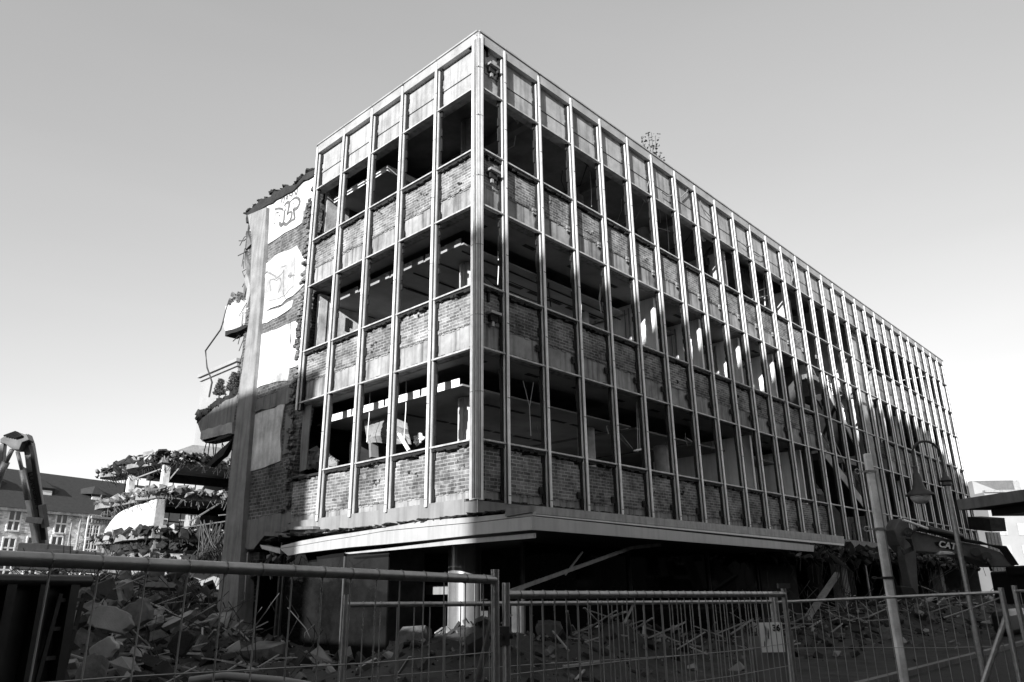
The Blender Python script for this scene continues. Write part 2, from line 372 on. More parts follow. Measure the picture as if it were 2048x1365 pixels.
# transoms
def tr_mesh(side, t0, t1, z, kind, r):
    m = MB()
    def bx(a, b, d0, d1, za, zb):
        if side == 'R': m.box(a, b, d0, d1, za, zb)
        else: m.box(d0, d1, a, b, za, zb)
    if kind == 'sill':
        bx(t0, t1, .05, .10, z-.02, z+.022); bx(t0, t1, .10, .15, z-.03, z-.012)
    else:
        bx(t0, t1, .045, .10, z-.022, z+.022); bx(t0, t1, .10, .2, z-.004, z+.012)
    return m
ntr = 0; rest = MB()
jobs = []
for i in range(5):
    a, b = (ly(i)+.05 if i else .28, ly(i+1)-.05)
    for z in HEADS: jobs.append(('L', a, b, z, 'head', i))
    for z in SILLS: jobs.append(('L', a, b, z, 'sill', i))
for i in range(NB):
    a, b = (mx(i)+.05 if i else .205, mx(i+1)-.05)
    for z in HEADS: jobs.append(('R', a, b, z, 'head', i))
    for z in SILLS: jobs.append(('R', a, b, z, 'sill', i))
for sd, a, b, z, kd, i in jobs:
    if sd == 'L' and i == 4 and z < 7: continue
    m = tr_mesh(sd, a, b, z+rnd.uniform(-.008, .008), kd, rnd)
    if ntr < 98: m.build('transom', M_TRAN, B); ntr += 1
    else: rest.add(m.v, m.f)
tag(rest.build('transom', M_TRAN, B), kind='stuff')
# spandrels: brick above, slab edge below.  spans on the long front leave the stairwell open
def wallbox(m, side, t0, t1, d0, d1, z0, z1):
    if side == 'R': m.box(t0, t1, d0, d1, z0, z1)
    else: m.box(d0, d1, t0, t1, z0, z1)
def spandrel(side, t0, t1):
    r = random.Random(int(t0*7)+3)
    for lv, (zt, zb) in enumerate(((13.315, 11.596), (9.29, 7.58), (5.25, 3.80))):
        zc = zb+.72 if lv < 2 else zb+.27
        m = MB()
        t = t0
        while t < t1-.01:       # ragged top course
            u = min(t1, t+r.uniform(.2, .5)); wallbox(m, side, t, u, .2, .42, zc, zt-.1-r.choice((0, 0, .03, .06, .1)) if lv else zt-.1-r.uniform(0, .05)); t = u
        if side == 'L' and lv == 2: pass
        m.build('brick_spandrel', M_BRICK, B)
        pk = MB(); t = t0
        while t < t1-.01:       # ragged black strips paint in the dark gaps below sill and above head bars
            u = min(t1, t+r.uniform(.04, .16)); wallbox(pk, side, t, u, .1, .3, zt-.05-r.uniform(.02, .09), zt-.031)
            wallbox(pk, side, t, u, .12, .24, zb+.013, zb+r.uniform(.03, .075)); t = u
        pk.build('torn_dark_strip', M_GASK, B)
        c = MB()
        t = t0
        wallbox(c, side, t0, t1, .235, .5, zb+.03, zc-.002)
        while t < t1-.02:       # mortar lip hanging over the slab edge
            u = min(t1, t+r.uniform(.04, .22)); wallbox(c, side, t, u, .215, .234, zc-r.uniform(.0, .05)-.003, zc-.002); t = u+r.uniform(0, .12)
        c.build('slab_edge', M_CONC, B)
    m = MB(); wallbox(m, side, t0, t1, .2, .45, 16.02, 16.80); wallbox(m, side, t0, t1, .225, .45, 15.34, 16.0); m.build('parapet_panel', M_BOARD, B)
spandrel('R', .43, X14-.02); spandrel('L', .2, 8.45)
spandrel('R', X20+.02, XE)
m = MB(); wallbox(m, 'R', X14-.02, X20+.02, .2, .45, 16.02, 16.80); wallbox(m, 'R', X14-.02, X20+.02, .225, .45, 15.34, 16.0); m.build('parapet_panel', M_BOARD, B)
r = random.Random(91)
for k in range(1, 20):
    for zb, zt in ((12.4, 13.1), (8.4, 9.1), (4.2, 5.1)):
        if 14 <= k < 20 or r.random() < .45: continue
        m = MB(); x = mx(k)+r.uniform(.2, 1.2); z = r.uniform(zb, zt)
        for q in range(r.randrange(2, 7)): m.chunk((x+r.gauss(0, .1), .195, z+r.gauss(0, .07)), r.uniform(.03, .09), .012, r.uniform(.02, .05), r, .1)
        m.build('mortar_hole_debris', M_COLC if r.random() < .5 else M_GASK, B)  # pale blobs of mortar; black ones stand for dark brick holes
for k in range(0, 5):
    for zb, zt in ((12.4, 13.1), (8.4, 9.1), (4.2, 5.1)):
        if r.random() < .3: continue
        m = MB(); y = ly(k)+r.uniform(.3, 1.2); z = r.uniform(zb, zt)
        for q in range(r.randrange(2, 7)): m.chunk((.195, y+r.gauss(0, .1), z+r.gauss(0, .07)), .012, r.uniform(.03, .09), r.uniform(.02, .05), r, .1)
        m.build('mortar_hole_debris', M_COLC if r.random() < .4 else M_GASK, B)
# parapet cap beam, in bay lengths with open joints
for side, n in (('R', NB), ('L', 5)):
    for i in range(n):
        f = mx if side == 'R' else ly
        a = (f(i) if i else .06)+.012; b = f(i+1)-.012
        if i == n-1: b += .2 if side == 'R' else .05
        m = MB(); wallbox(m, side, a, b, .035, .5, ZT-.36, ZT-.01); wallbox(m, side, a, b, .0, .55, ZT-.03, ZT+.02)
        m.build('parapet_cap', M_CAP, B)
        if i % 3 == 1:
            s_ = MB(); wallbox(s_, side, b-.02, b+.04, .02, .06, ZT-.33, ZT-.02); s_.build('rainwater_notch', M_GASK, B)
# fascia below the grid
m = MB(); m.box(.06, XE, .06, .5, 3.42, 3.79); m.build('floor_fascia', M_FASC, B)
m = MB(); m.box(.06, .5, .51, 8.2, 3.42, 3.86); m.build('floor_fascia', M_FASC, B)
# floors, ceilings, roof
for zb in (11.596, 7.58, 3.45):
    m = MB()
    m.box(.5, X14, .5, 13.2, zb+.32, zb+.6); m.box(X20, XE-.3, .5, 13.2, zb+.32, zb+.6); m.box(X14, X20, 6.2, 13.2, zb+.32, zb+.6)
    m.build('floor_slab', M_FLOOR, B)
m = MB(); m.box(.45, XE-.3, .45, 13.2, 16.25, 16.5); m.build('roof', M_FLOOR, B)
for zb, zl in ((11.596, 11.2), (7.58, 7.02)):
    m = MB(); m.box(.5, X14-.1, .5, 1.55, zb+.02, zb+.06); m.box(.5, .93, 1.56, 8.6, zb+.02, zb+.06); m.build('ceiling_border', M_CEIL, B)
    m = MB()
    y0, y1 = 1.6, 8.6
    m.box(.98, 8.8, y0, y1, zl, zl+.05)
    for k in range(3): m.box(9.05+k*3.12*1.3, 9.05+k*3.12*1.3+3.6, y0, 6.4, zl-.02, zl+.04)
    co = m.build('suspended_ceiling', M_CEIL, B)
    e = MB()
    for k in range(4): e.box(.955, .975, 1.7+k*1.66, 1.7+k*1.66+1.56, zl+.0, zl+.22)
    e.build('ceiling_edge', M_BULK if zb < 8 else M_CEIL, co)
    s_ = MB()
    for i in range(7):
        s_.box(1.9+i*1.0, 2.6+i*1.0, 2.6, 2.75, zl-.012, zl-.002); s_.box(1.9+i*1.0, 2.75+i*1.0, 5.2, 5.36, zl-.012, zl-.002)
    for i in range(10): s_.box(.75+i*2.1, 1.25+i*2.1, .9, 1.05, zb+.006, zb+.018)
    s_.build('ceiling_slot', M_GASK, co)
m = MB(); m.box(.8, 6, 5.15, 8.25, 15.06, 15.12); c1 = m.build('suspended_ceiling', M_CEIL, B)
e = MB(); e.box(.76, .79, 5.1, 6.3, 15.02, 15.23); e.box(.76, .79, 6.38, 8.2, 15.02, 15.23); e.box(.8, 2.9, 5.1, 5.14, 15.02, 15.23); e.build('ceiling_edge', M_BULK, c1)
# ceiling beams and pipes, top storey
for i in range(9):
    m = MB(); m.box(3+i*4.68, 3.25+i*4.68, .5, 9, 15.9, 16.24); m.build('ceiling_beam', M_FLOOR, B)
for i in range(5):
    x = 2.5+i*3.6; m = MB(); m.tube([(x, .7, 16.1), (x+1.3, 2.2, 16.05), (x+1.3, 5, 16.08)], .02); m.tube([(x, 1., 16.2), (x+.02, 1., 15.9), (x+.3, 1.05, 15.9)], .02)
    m.build('ceiling_conduit', M_RUBD if i % 2 else M_STEEL, B)
for i in range(7):
    m = MB(); y = 1.9+i*.55; m.tube([(1.2, y, 11.15+.1*(i % 2)), (5, y+.1, 11.2), (10, y, 11.05+.12*(i % 3))], .025); m.build('ceiling_conduit', M_RUBD, B)
r = random.Random(55)
for i in range(26):
    zc = (16.2, 11.4, 7.15)[i % 3]; x = r.uniform(2.5, 19); y = r.uniform(.8, 3.5); L = r.uniform(.3, 1.2)
    m = MB(); m.tube([(x, y, zc), (x+r.uniform(-.15, .15), y, zc-L*.5), (x+r.uniform(-.35, .35), y+r.uniform(-.1, .1), zc-L)], r.choice((.008, .012, .02)), 5)
    if i % 4 == 0: m.bar((x, y, zc-.2), (x+r.uniform(.8, 1.6), y+.1, zc-.2-r.uniform(.0, .5)), .12, .04)
    m.build('hanging_wire', r.choice((M_BULK, M_RUBD, M_ALUD)), B)
for i in range(10):
    x = 1.8+i*2; m = MB(); m.box(x, x+1.3, 1.9+(i % 3)*.7, 2.15+(i % 3)*.7, 7.05, 7.15); m.build('light_fitting', M_BULK if i % 2 else M_RUBD, B)
for i in range(14):
    y = on(497, 470+i*22, 'x', .3); m = MB(); m.tube([y, y+Vector((0, r.uniform(.1, .5), r.uniform(-.2, .1))), y+Vector((0, r.uniform(.2, .7), -r.uniform(.2, .8)))], .016, 5); m.build('hanging_rebar', M_REBAR, B)
    m = MB()
    for q in range(5): m.chunk(y+Vector((.1, r.uniform(-.1, .2), r.uniform(-.4, .4))), .12, r.uniform(.05, .16), r.uniform(.05, .16), r)
    m.build('wall_edge_debris', M_RUB if i % 2 else M_PLAST2, B)
# inner walls
def inner(name, mt, *b): m = MB(); m.box(*b); return m.build(name, mt, B)
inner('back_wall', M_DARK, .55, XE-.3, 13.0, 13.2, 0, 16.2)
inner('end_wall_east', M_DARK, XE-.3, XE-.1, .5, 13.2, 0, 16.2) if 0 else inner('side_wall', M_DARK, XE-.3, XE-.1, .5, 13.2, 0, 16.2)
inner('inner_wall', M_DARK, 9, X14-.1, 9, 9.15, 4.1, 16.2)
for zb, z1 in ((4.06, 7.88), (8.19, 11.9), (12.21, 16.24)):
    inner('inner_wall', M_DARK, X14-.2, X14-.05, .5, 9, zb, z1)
inner('stairwell_wall', M_PLAST, X14+1, X20, 5.4, 5.6, 4.2, 14.6)
inner('stairwell_wall', M_PLAST, X20+.15, X20+.3, .5, 5.4, 3.8, 16.2)
inner('stairwell_wall', M_PLAST2, mx(19)+.1, X20-.1, .55, .7, 3.9, 15.3)
k = inner('end_room_wall', M_PLAST, .55, 5.2, 8.3, 8.45, 8.19, 11.5)
m = MB()
def yslot(px0, px1, py0, py1):
    a, b = on(px0, py0, 'y', 8.29), on(px1, py1, 'y', 8.29); m.box(a.x, b.x, 8.27, 8.299, b.z, a.z)
yslot(678, 700, 610, 622); yslot(734, 750, 626, 638); yslot(691, 696, 636, 664); yslot(698, 702, 640, 656); m.box(1.25, 1.28, 8.28, 8.299, 8.3, 11.4); m.box(.86, .88, 8.28, 8.299, 8.3, 11.4)
m.build('wall_opening', M_GASK, k)
inner('end_room_wall', M_PLAST2, .55, 1.5, 8.3, 8.45, 12.21, 15.8)
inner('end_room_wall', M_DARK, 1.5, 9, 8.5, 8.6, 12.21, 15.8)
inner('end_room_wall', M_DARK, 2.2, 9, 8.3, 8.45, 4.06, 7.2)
for i, k in enumerate((6, 8, 10, 12)):
    x = mx(k)+.15
    p = inner('partition', M_INT, x, x+.14, .5, 7.5, 8.19, 11.55)
    m = MB(); yy = 1.5; m.box(x-.05, x-.001, yy, yy+.05, 8.2, 11.4); m.box(x-.04, x-.001, yy+.2, yy+.22, 8.2, 11.4); m.build('pipe', M_ALUD, p)
for k in (10, 14): inner('partition', M_PLAST, mx(k)-.3, mx(k)-.15, .5, 3.6, 12.21, 15.32)
for k in (10, 13): inner('partition', M_INT, mx(k)+.2, mx(k)+.34, .5, 5, 4.06, 7.5)
for j, (k, z0, z1) in enumerate(((21, 8.2, 11.5), (23, 8.2, 11.5), (26, 8.2, 11.5), (28, 12.2, 15.3), (22, 4.1, 7.5), (24, 4.1, 7.5), (27, 8.2, 11.5), (29, 8.2, 11.5))):
    inner('partition', M_INT, mx(k)+.15, mx(k)+1.0, .7, .85, z0, z1)
# round columns
CG = [(2.1, 2.55)] + [(2.1+4.68*i+1.0, 2.75) for i in range(1, 9)]
for i, (x, y) in enumerate(CG):
    if X14 < x < X20: continue
    for zb, z1 in ((4.06, 7.01), (8.19, 11.19), (12.21, 16.24)):
        m = MB(); m.lathe((x, y, 0), [(.30, zb), (.30, z1)], 28); c = m.build('round_column', M_PLAST, B, smooth=True)
        if i == 0:
            s_ = MB(); s_.box(x-.33, x-.27, y-.12, y+.02, zb, z1-.05); s_.build('column_joint', M_ALUD, c)
# stairs
def flight(a, b, y0, y1, th=.18):
    m = MB(); a, b = Vector(a), Vector(b); n = 10
    prof = []
    for i in range(n):      # stepped top, smooth sloping underside
        p = a.lerp(b, i/n); q_ = a.lerp(b, (i+1)/n); prof += [(p.x, y0, p.z), (q_.x, y0, p.z)]
    m.prism(prof+[(b.x, y0, b.z-.1), (b.x, y0, b.z-.3), (a.x, y0, a.z-.35)], (0, y1-y0, 0))
    f = m.build('stair_flight', M_RUBD, B)
    s_ = MB(); s_.prism([(a.x, y0-.05, a.z+.22), (b.x, y0-.05, b.z+.22), (b.x, y0-.05, b.z-.3), (a.x, y0-.05, a.z-.3)], (0, .04, 0)); s_.build('stringer', M_PLAST, f)
    r_ = MB(); up = Vector((0, 0, .95))
    pa, pb = a+Vector((0, 0, .0)), b; pa.y = pb.y = y0-.02
    r_.tube([pa+up, pb+up], .03)
    for i in range(8):
        p = pa.lerp(pb, i/7); r_.tube([p, p+up], .012, 5)
    r_.build('stair_railing', M_STEEL, f)
def fl2(pa, pb, y0, y1):
    a, b = on(*pa, 'y', y0), on(*pb, 'y', y0); flight((a.x, 0, a.z), (b.x, 0, b.z), y0, y1)
fl2((1658, 785), (1716, 900), 1.2, 2.5); fl2((1648, 905), (1736, 1020), 1.2, 2.5); flight((25.5, 0, 12.3), (22.8, 0, 10.4), 2.9, 4.1)
for (x0, x1, z) in ((21.5, 23.2, 10.1), (26.6, 30, 8.0), (21.5, 23.2, 6.1), (25.4, 30.2, 12.3)):
    m = MB(); m.box(x0, x1, 1.0 if z != 12.3 else 1.6, 5.3, z-.25, z); m.build('stair_landing', M_COLC, B)
inner('lift_shaft', M_PLAST2, X14+.1, X14+2.6, 4.2, 5.3, 4, 9.2)
inner('stairwell_wall', M_DARK, X14+.1, X14+1.9, 3.2, 3.4, 11.0, 16)
# mangled stair railing hanging in the well
m = MB()
for i in range(4):
    p = on(1662+i*17, 634+i*9, 'y', 1.6); q_ = on(1692+i*14, 705+i*6, 'y', 1.6)
    m.tube([p, p.lerp(q_, .5)+Vector((0, .1, .05)), q_], .06, 6); m.tube([on(1673+i*18, 640+i*10, 'y', 1.6), on(1664+i*18, 668+i*8, 'y', 1.5)], .045, 6)
for i in range(3): m.bar(on(1665+6*i, 668+22*i, 'y', 1.6), on(1735+4*i, 690+17*i, 'y', 1.7), .05, .12)
m.build('bent_railing', M_BULK, B)
for (a, b) in (((22, .6, 13.2), (24.5, .9, 11.5)), ((24.5, .6, 8.6), (26.3, .7, 7.0)), ((22.3, .5, 10.3), (23.1, .6, 10.5))):
    m = MB(); m.bar(a, b, .04, .06); m.build('loose_strut', M_ALUD, B)
# dangling ceiling rods
rods = [(1180, 343, 412), (1332, 428, 500), (1319, 420, 445), (996, 500, 570), (1055, 0, 0), (813, 750, 888), (740, 778, 884), (1160, 570, 650), (1527, 502, 612), (1280, 830, 905), (1274, 800, 900), (1197, 520, 600)]
for x, a, b in rods:
    if not a: continue
    m = MB(); p = on(x, a, 'y', 1.2) if x > 960 else on(x, a, 'x', 1.0); q_ = Vector((p.x, p.y, 0)); pb = on(x, b, 'y', 1.2) if x > 960 else on(x, b, 'x', 1.0)
    m.tube([p, (p.x+.02, p.y, (p.z+pb.z)/2), (p.x-.02, p.y, pb.z)], .013, 5); m.build('hanging_rod', M_BULK, B)
m = MB(); a = on(1328, 458, 'y', 1.2); m.tube([a-Vector((.45, 0, .12)), a+Vector((.45, 0, .05))], .012, 5); m.build('hanging_rod', M_BULK, B)
m = MB(); P_ = lambda x, y: on(x, y, 'y', .7)
m.tube([P_(1046, 762), P_(1059, 812), P_(1062, 872)], .01, 5); m.tube([P_(1067, 765), P_(1059, 815)], .01, 5); m.build('hanging_wire', M_BULK, B)
m = MB(); m.tube([P_(1273, 800), P_(1276, 905)], .01, 5); m.tube([P_(1268, 902), P_(1283, 899)], .03, 5); m.build('hanging_wire', M_BULK, B)
# brackets in the first bay and torn cables on the spandrels
for z in (16.25, 12.75, 8.55):
    m = MB(); m.box(.48, .86, -.02, .2, z, z+.07); m.box(.62, .7, .1, .2, z-.3, z); m.build('steel_bracket', M_ALUD, B)
    m = MB(); m.box(.55, .82, .08, .19, z-.01-.16, z-.02); m.box(.5, .56, .12, .19, z+.35, z+.6); m.build('anchor_plate', M_GASK, B)
for k in range(2, 16):
    for lv, zb in enumerate((12.3, 8.1, 4.25)):
        if k > 13 and lv: continue
        m = MB(); x = mx(k)-.28; m.box(x, x+.13, .15, .2, zb-.12, zb+.06); m.box(x-.03, x+.05, .12, .19, zb-.05, zb+.02)
        m.build('anchor_plate', M_FASC if lv == 0 else M_RUBD, B)
for pts in ([(1482, 486), (1492, 494), (1500, 492)], [(1294, 384), (1296, 368), (1302, 356)], [(1376, 370), (1374, 384), (1362, 395)], [(1400, 402), (1408, 420), (1424, 437)], [(1508, 508), (1518, 514), (1528, 512)], [(1578, 520), (1585, 535), (1586, 555), (1582, 566)], [(1574, 528), (1582, 545), (1585, 562)], [(1323, 384), (1335, 393), (1345, 391)]):
    m = MB(); m.tube([on(x, y, 'y', .1) for x, y in pts], .022, 6); m.build('torn_cable', M_FASC, B)

# ---- end wall left of the grid: brick and concrete, plaster patches with broken edges
def patch(name, px, mt, x, th, parent, amp=.05, step=.35, seed=1):
    r = random.Random(seed); pts = jag([on(a, b, 'x', x) for a, b in px], amp, step, r, 'x')
    m = MB(); m.prism(pts, (th, 0, 0)); return m.build(name, mt, parent)
EW = [(636, 340), (605, 352), (592, 368), (562, 378), (545, 395), (520, 410), (500, 424), (497, 470), (495, 600), (478, 770), (470, 830), (455, 1000), (474, 1100), (508, 1098), (530, 1072), (575, 1062), (612, 1056), (640, 1050), (645, 945), (585, 951), (606, 815), (600, 790), (612, 690)]
wall = patch('end_wall', EW, M_WBRICK, .3, .38, B, .05, .4, 2)
pl = lambda px, mt=M_PLAST, x=.262, nm='plaster_patch', th=.036, sd=1, amp=.05: patch(nm, px, mt, x, th, wall, amp, .3, sd)
p1 = pl([(525, 420), (560, 394), (600, 370), (633, 352), (626, 402), (612, 408), (603, 448), (570, 465), (534, 491), (529, 455)], sd=3, amp=.03)
p2 = pl([(526, 531), (560, 505), (592, 494), (611, 516), (607, 571), (585, 590), (563, 608), (541, 618), (523, 628)], sd=4)
pl([(530, 545), (545, 556), (552, 540), (575, 528), (590, 512), (588, 570), (570, 590), (545, 600), (530, 605)], M_PLAST2, .24, 'plaster_patch', .02, 15)
p3 = pl([(510, 676), (580, 646), (578, 735), (574, 761), (540, 768), (501, 781)], sd=5, amp=.03)
pl([(583, 646), (605, 634), (600, 732), (579, 736)], sd=6, th=.03)
pl([(514, 632), (585, 603), (583, 616), (545, 640), (513, 655)], M_PLAST, .262, sd=16)
p4 = pl([(497, 833), (548, 815), (569, 806), (562, 860), (560, 924), (530, 932), (500, 944), (493, 906)], M_PLAST, sd=7)
pl([(571, 830), (585, 822), (578, 905), (564, 912)], M_COLC, .25, sd=8)
pl([(480, 812), (600, 766), (611, 700), (614, 704), (606, 800), (600, 800), (480, 832)], M_COLC, .255, 'concrete_band', .04, 9, .03)
pl([(478, 1046), (560, 1026), (633, 1022), (636, 1050), (575, 1060), (530, 1070), (508, 1096), (476, 1098)], M_COLC, .25, 'concrete_band', .045, 10, .04)
pl([(606, 815), (622, 808), (612, 940), (598, 945)], M_COLC, .26, 'concrete_band', .035, 12, .02)
pl([(618, 385), (628, 380), (622, 420), (612, 425)], M_GASK, .27, 'wall_hole', .02, 13, .03)
pl([(605, 425), (619, 420), (612, 500), (604, 510), (608, 470)], M_WBRICK, .2, 'broken_brick_edge', .09, 14, .06)
# broken brick ends between wall and grid
m = MB(); r = random.Random(8)
for i in range(150):
    z = r.uniform(4.2, 15.6); y = 8.75 + r.uniform(-.16, .22)
    m.box(.14+r.uniform(0, .08), .3, y, y+r.uniform(.1, .24), z, z+.1)
m.build('broken_brick_edge', M_WBRICK, B)
# concrete frame column
cyl = MB(); cpts = [(495, 430), (533, 415), (520, 620), (505, 800), (488, 1000), (472, 1250), (470, 1315), (424, 1315), (430, 1250), (455, 1000), (476, 800), (500, 620), (503, 470)]
m = MB(); m.prism(jag([on(a, b, 'x', .12) for a, b in cpts], .02, .5, random.Random(4), 'x'), (.55, 0, 0))
m.build('concrete_column', M_COLW, B)
# torn roof edge over the end wall
m = MB(); r = random.Random(3)
ED = [(637, 338), (622, 341), (610, 349), (600, 358), (594, 368), (574, 372), (562, 380), (548, 382), (541, 392), (520, 402), (506, 416), (495, 424), (491, 437), (493, 446), (500, 440), (506, 430), (520, 420), (545, 405), (566, 392), (592, 378), (606, 362), (634, 350)]
m.prism(jag([on(a, b, 'x', .2) for a, b in ED], .035, .25, r, 'x'), (.5, 0, 0))
for k in range(45):
    t = r.randrange(12); a, b = ED[t], ED[t+1]; q = r.random()
    m.chunk(on(a[0]+(b[0]-a[0])*q, a[1]+(b[1]-a[1])*q, 'x', .3), r.uniform(.04, .12), r.uniform(.05, .18), r.uniform(.02, .05), r, .4)
m.build('torn_roof_edge', M_RUBD, B)
def ragged(px, mt, x, th, name, parent, seed, amp=.09):
    return patch(name, px, mt, x, th, parent, amp, .3, seed)
ragged([(500, 440), (496, 470), (499, 490), (493, 500), (501, 540), (498, 560), (489, 590), (490, 480), (497, 455)], M_RUB, .2, .4, 'broken_wall_edge', B, 5, .12)
ragged([(498, 560), (492, 545), (486, 560), (493, 580), (490, 600), (496, 610), (500, 590)], M_RUBL, .15, .4, 'broken_wall_edge', B, 6)
sb = ragged([(451, 612), (476, 600), (494, 594), (489, 652), (452, 668), (447, 655)], M_PLAST, .35, .15, 'wall_stub', B, 7, .03)
ragged([(450, 664), (489, 650), (492, 656), (462, 668), (450, 672)], M_GASK, .1, .5, 'stub_edge', sb, 8, .03)
m = MB(); m.tube([on(a, b, 'x', .35) for a, b in ((470, 598), (459, 600), (452, 622), (447, 642), (441, 660), (411, 702), (414, 735), (424, 765), (418, 795))], .035, 6); m.build('hanging_rebar', M_REBAR, sb)
m = MB(); r = random.Random(17)
for i in range(20): p = on(r.uniform(455, 494), 0, 'x', .35) if 0 else on(r.uniform(462, 494), r.uniform(590, 606), 'x', .4); m.chunk(p, .12, .15, .06, r)
m.build('stub_debris', M_RUB, sb)
for pts in ([(500, 470), (488, 482), (478, 482)], [(499, 490), (490, 505), (476, 512)], [(489, 655), (478, 672), (466, 683)], [(499, 476), (492, 470), (494, 462)]):
    m = MB(); m.tube([on(a, b, 'x', .3) for a, b in pts], .02, 5); m.build('hanging_rebar', M_REBAR, B)
st2 = ragged([(395, 846), (430, 815), (452, 800), (476, 790), (466, 846), (400, 865)], M_COLC, .3, .4, 'beam_stub', B, 9, .05)
ragged([(402, 862), (464, 844), (464, 868), (405, 885), (400, 878)], M_PLAST2, .2, .1, 'stub_edge', st2, 10, .03)
ragged([(405, 880), (464, 866), (463, 872), (410, 887)], M_GASK, .2, .4, 'stub_underside', st2, 11, .02)
m = MB(); r = random.Random(19)
for i in range(60):
    t = r.random(); p = on(398+80*t, 838-50*t+r.uniform(-4, 4), 'x', .5); m.chunk(p, r.uniform(.08, .3), r.uniform(.08, .3), r.uniform(.05, .18), r)
for i in range(6): p = on(396+r.uniform(0, 60), 850+r.uniform(0, 30), 'x', .3); m.tube([p, p+Vector((0, r.uniform(-.3, .3), -.5)), p+Vector((.1, r.uniform(-.3, .3), -.9))], .02, 5)
m.build('stub_debris', M_RUBD, st2)
ragged([(440, 900), (466, 875), (462, 885), (445, 912), (418, 935), (412, 930)], M_RUBD, .3, .2, 'hanging_slab', B, 12, .04)
# lower white wall remnant
low = ragged([(463, 1212), (473, 1232), (480, 1258), (491, 1283), (510, 1300), (526, 1314), (524, 1375), (440, 1375), (442, 1305), (452, 1250)], M_PLAST, .34, .3, 'wall_remnant', B, 13, .04)
ragged([(474, 1308), (486, 1300), (484, 1330), (470, 1345), (466, 1335)], M_WBRICK, .31, .02, 'plaster_hole', low, 14, .04)
ragged([(522, 1325), (548, 1318), (545, 1375), (520, 1375)], M_WBRICK, .36, .3, 'wall_remnant', B, 15, .03)
m = MB(); m.tube([on(a, b, 'x', .25) for a, b in ((496, 1105), (489, 1200), (474, 1206), (466, 1230))], .03, 6); m.build('drain_pipe', M_ALUD, B)
ragged([(482, 1110), (518, 1105), (512, 1150), (500, 1155), (494, 1205), (480, 1215)], M_WBRICK, .5, .3, 'wall_remnant', B, 16, .04)

# ---- graffiti on the plaster
def gpx(u, v): return 540+u/12.41, 370+v/12.41
def stroke(parent, pts, wd, x, f=gpx, r0=.2, mt=None):
    m = MB(); P = [on(*f(a, b), 'x', x) for a, b in pts]
    # smooth by Catmull-Rom, brush widens in the middle
    Q = []
    for i in range(len(P)-1):
        p0, p1_, p2_, p3_ = P[max(i-1, 0)], P[i], P[i+1], P[min(i+2, len(P)-1)]
        for j in range(5):
            t = j/5; Q.append(.5*((2*p1_)+(-p0+p2_)*t+(2*p0-5*p1_+4*p2_-p3_)*t*t+(-p0+3*p1_-3*p2_+p3_)*t**3))
    Q.append(P[-1]); L, Rr = [], []
    for i, p in enumerate(Q):
        d = Q[min(i+1, len(Q)-1)]-Q[max(i-1, 0)]; nrm = Vector((0, -d.z, d.y)).normalized()
        ww = wd*(.45+.55*math.sin(math.pi*min(1, max(0, (i+.7)/len(Q)))))
        L.append(p+nrm*ww/2); Rr.append(p-nrm*ww/2)
    n = len(Q); vs = L+Rr+[v+Vector((.008, 0, 0)) for v in L+Rr]; fs = []
    for i in range(n-1):
        fs += [(i, i+1, n+i+1, n+i), (2*n+i, 3*n+i, 3*n+i+1, 2*n+i+1), (i, 2*n+i, 2*n+i+1, i+1), (n+i, n+i+1, 3*n+i+1, 3*n+i)]
    m.add(vs, fs); return m.build('graffiti_stroke', mt or M_GRAF, parent)
for pts, wd in (([(490, 430), (560, 360), (640, 315), (705, 345), (735, 420), (705, 520), (650, 590), (585, 605), (590, 670), (602, 760), (610, 840), (545, 875), (480, 940)], .13),
                ([(350, 530), (395, 455), (455, 430), (475, 480), (455, 600), (430, 700), (420, 760)], .14),
                ([(430, 720), (500, 670), (535, 700), (525, 800), (480, 900), (410, 975), (350, 965), (325, 930), (345, 850), (350, 700), (365, 640), (395, 610)], .14),
                ([(120, 600), (220, 585), (305, 605), (325, 650)], .09), ([(235, 910), (245, 970), (290, 1000), (330, 960)], .16),
                ([(160, 685), (210, 690)], .05), ([(210, 750), (235, 765), (255, 795)], .06), ([(580, 440), (588, 470)], .06), ([(380, 530), (388, 555)], .05),
                ([(280, 440), (300, 340), (360, 320), (330, 460)], .06), ([(390, 250), (430, 290), (400, 340), (440, 345)], .09), ([(470, 250), (530, 270), (550, 230), (545, 180)], .08),
                ([(600, 130), (630, 220), (650, 230), (690, 90)], .07), ([(100, 955), (130, 945)], .05)):
    stroke(p1, pts, wd*.95, .247)
g2 = lambda u, v: (380+u/2.73, 300+v/2.73)
for pts, wd in (([(405, 740), (400, 690), (415, 665), (430, 670), (465, 690), (470, 700), (500, 675), (512, 655)], .1), ([(512, 655), (508, 720), (510, 790), (520, 810)], .1),
                ([(440, 770), (435, 715), (455, 705), (470, 715)], .07), ([(470, 715), (490, 700), (495, 740), (480, 780)], .07), ([(535, 690), (548, 672), (548, 692), (535, 690)], .14), ([(540, 690), (568, 682)], .08),
                ([(500, 640), (520, 632)], .05)):
    stroke(p2, pts, wd*.7, .228, g2, mt=M_GRAF2)

# ---- canopy over the shop front
CAN = B
FX, FY = -.08, -1.72
def onc(x, y): return on(x, y, 'x', FX)
def onr(x, y): return on(x, y, 'y', FY)
cor_t, cor_b = 3.52, 2.86
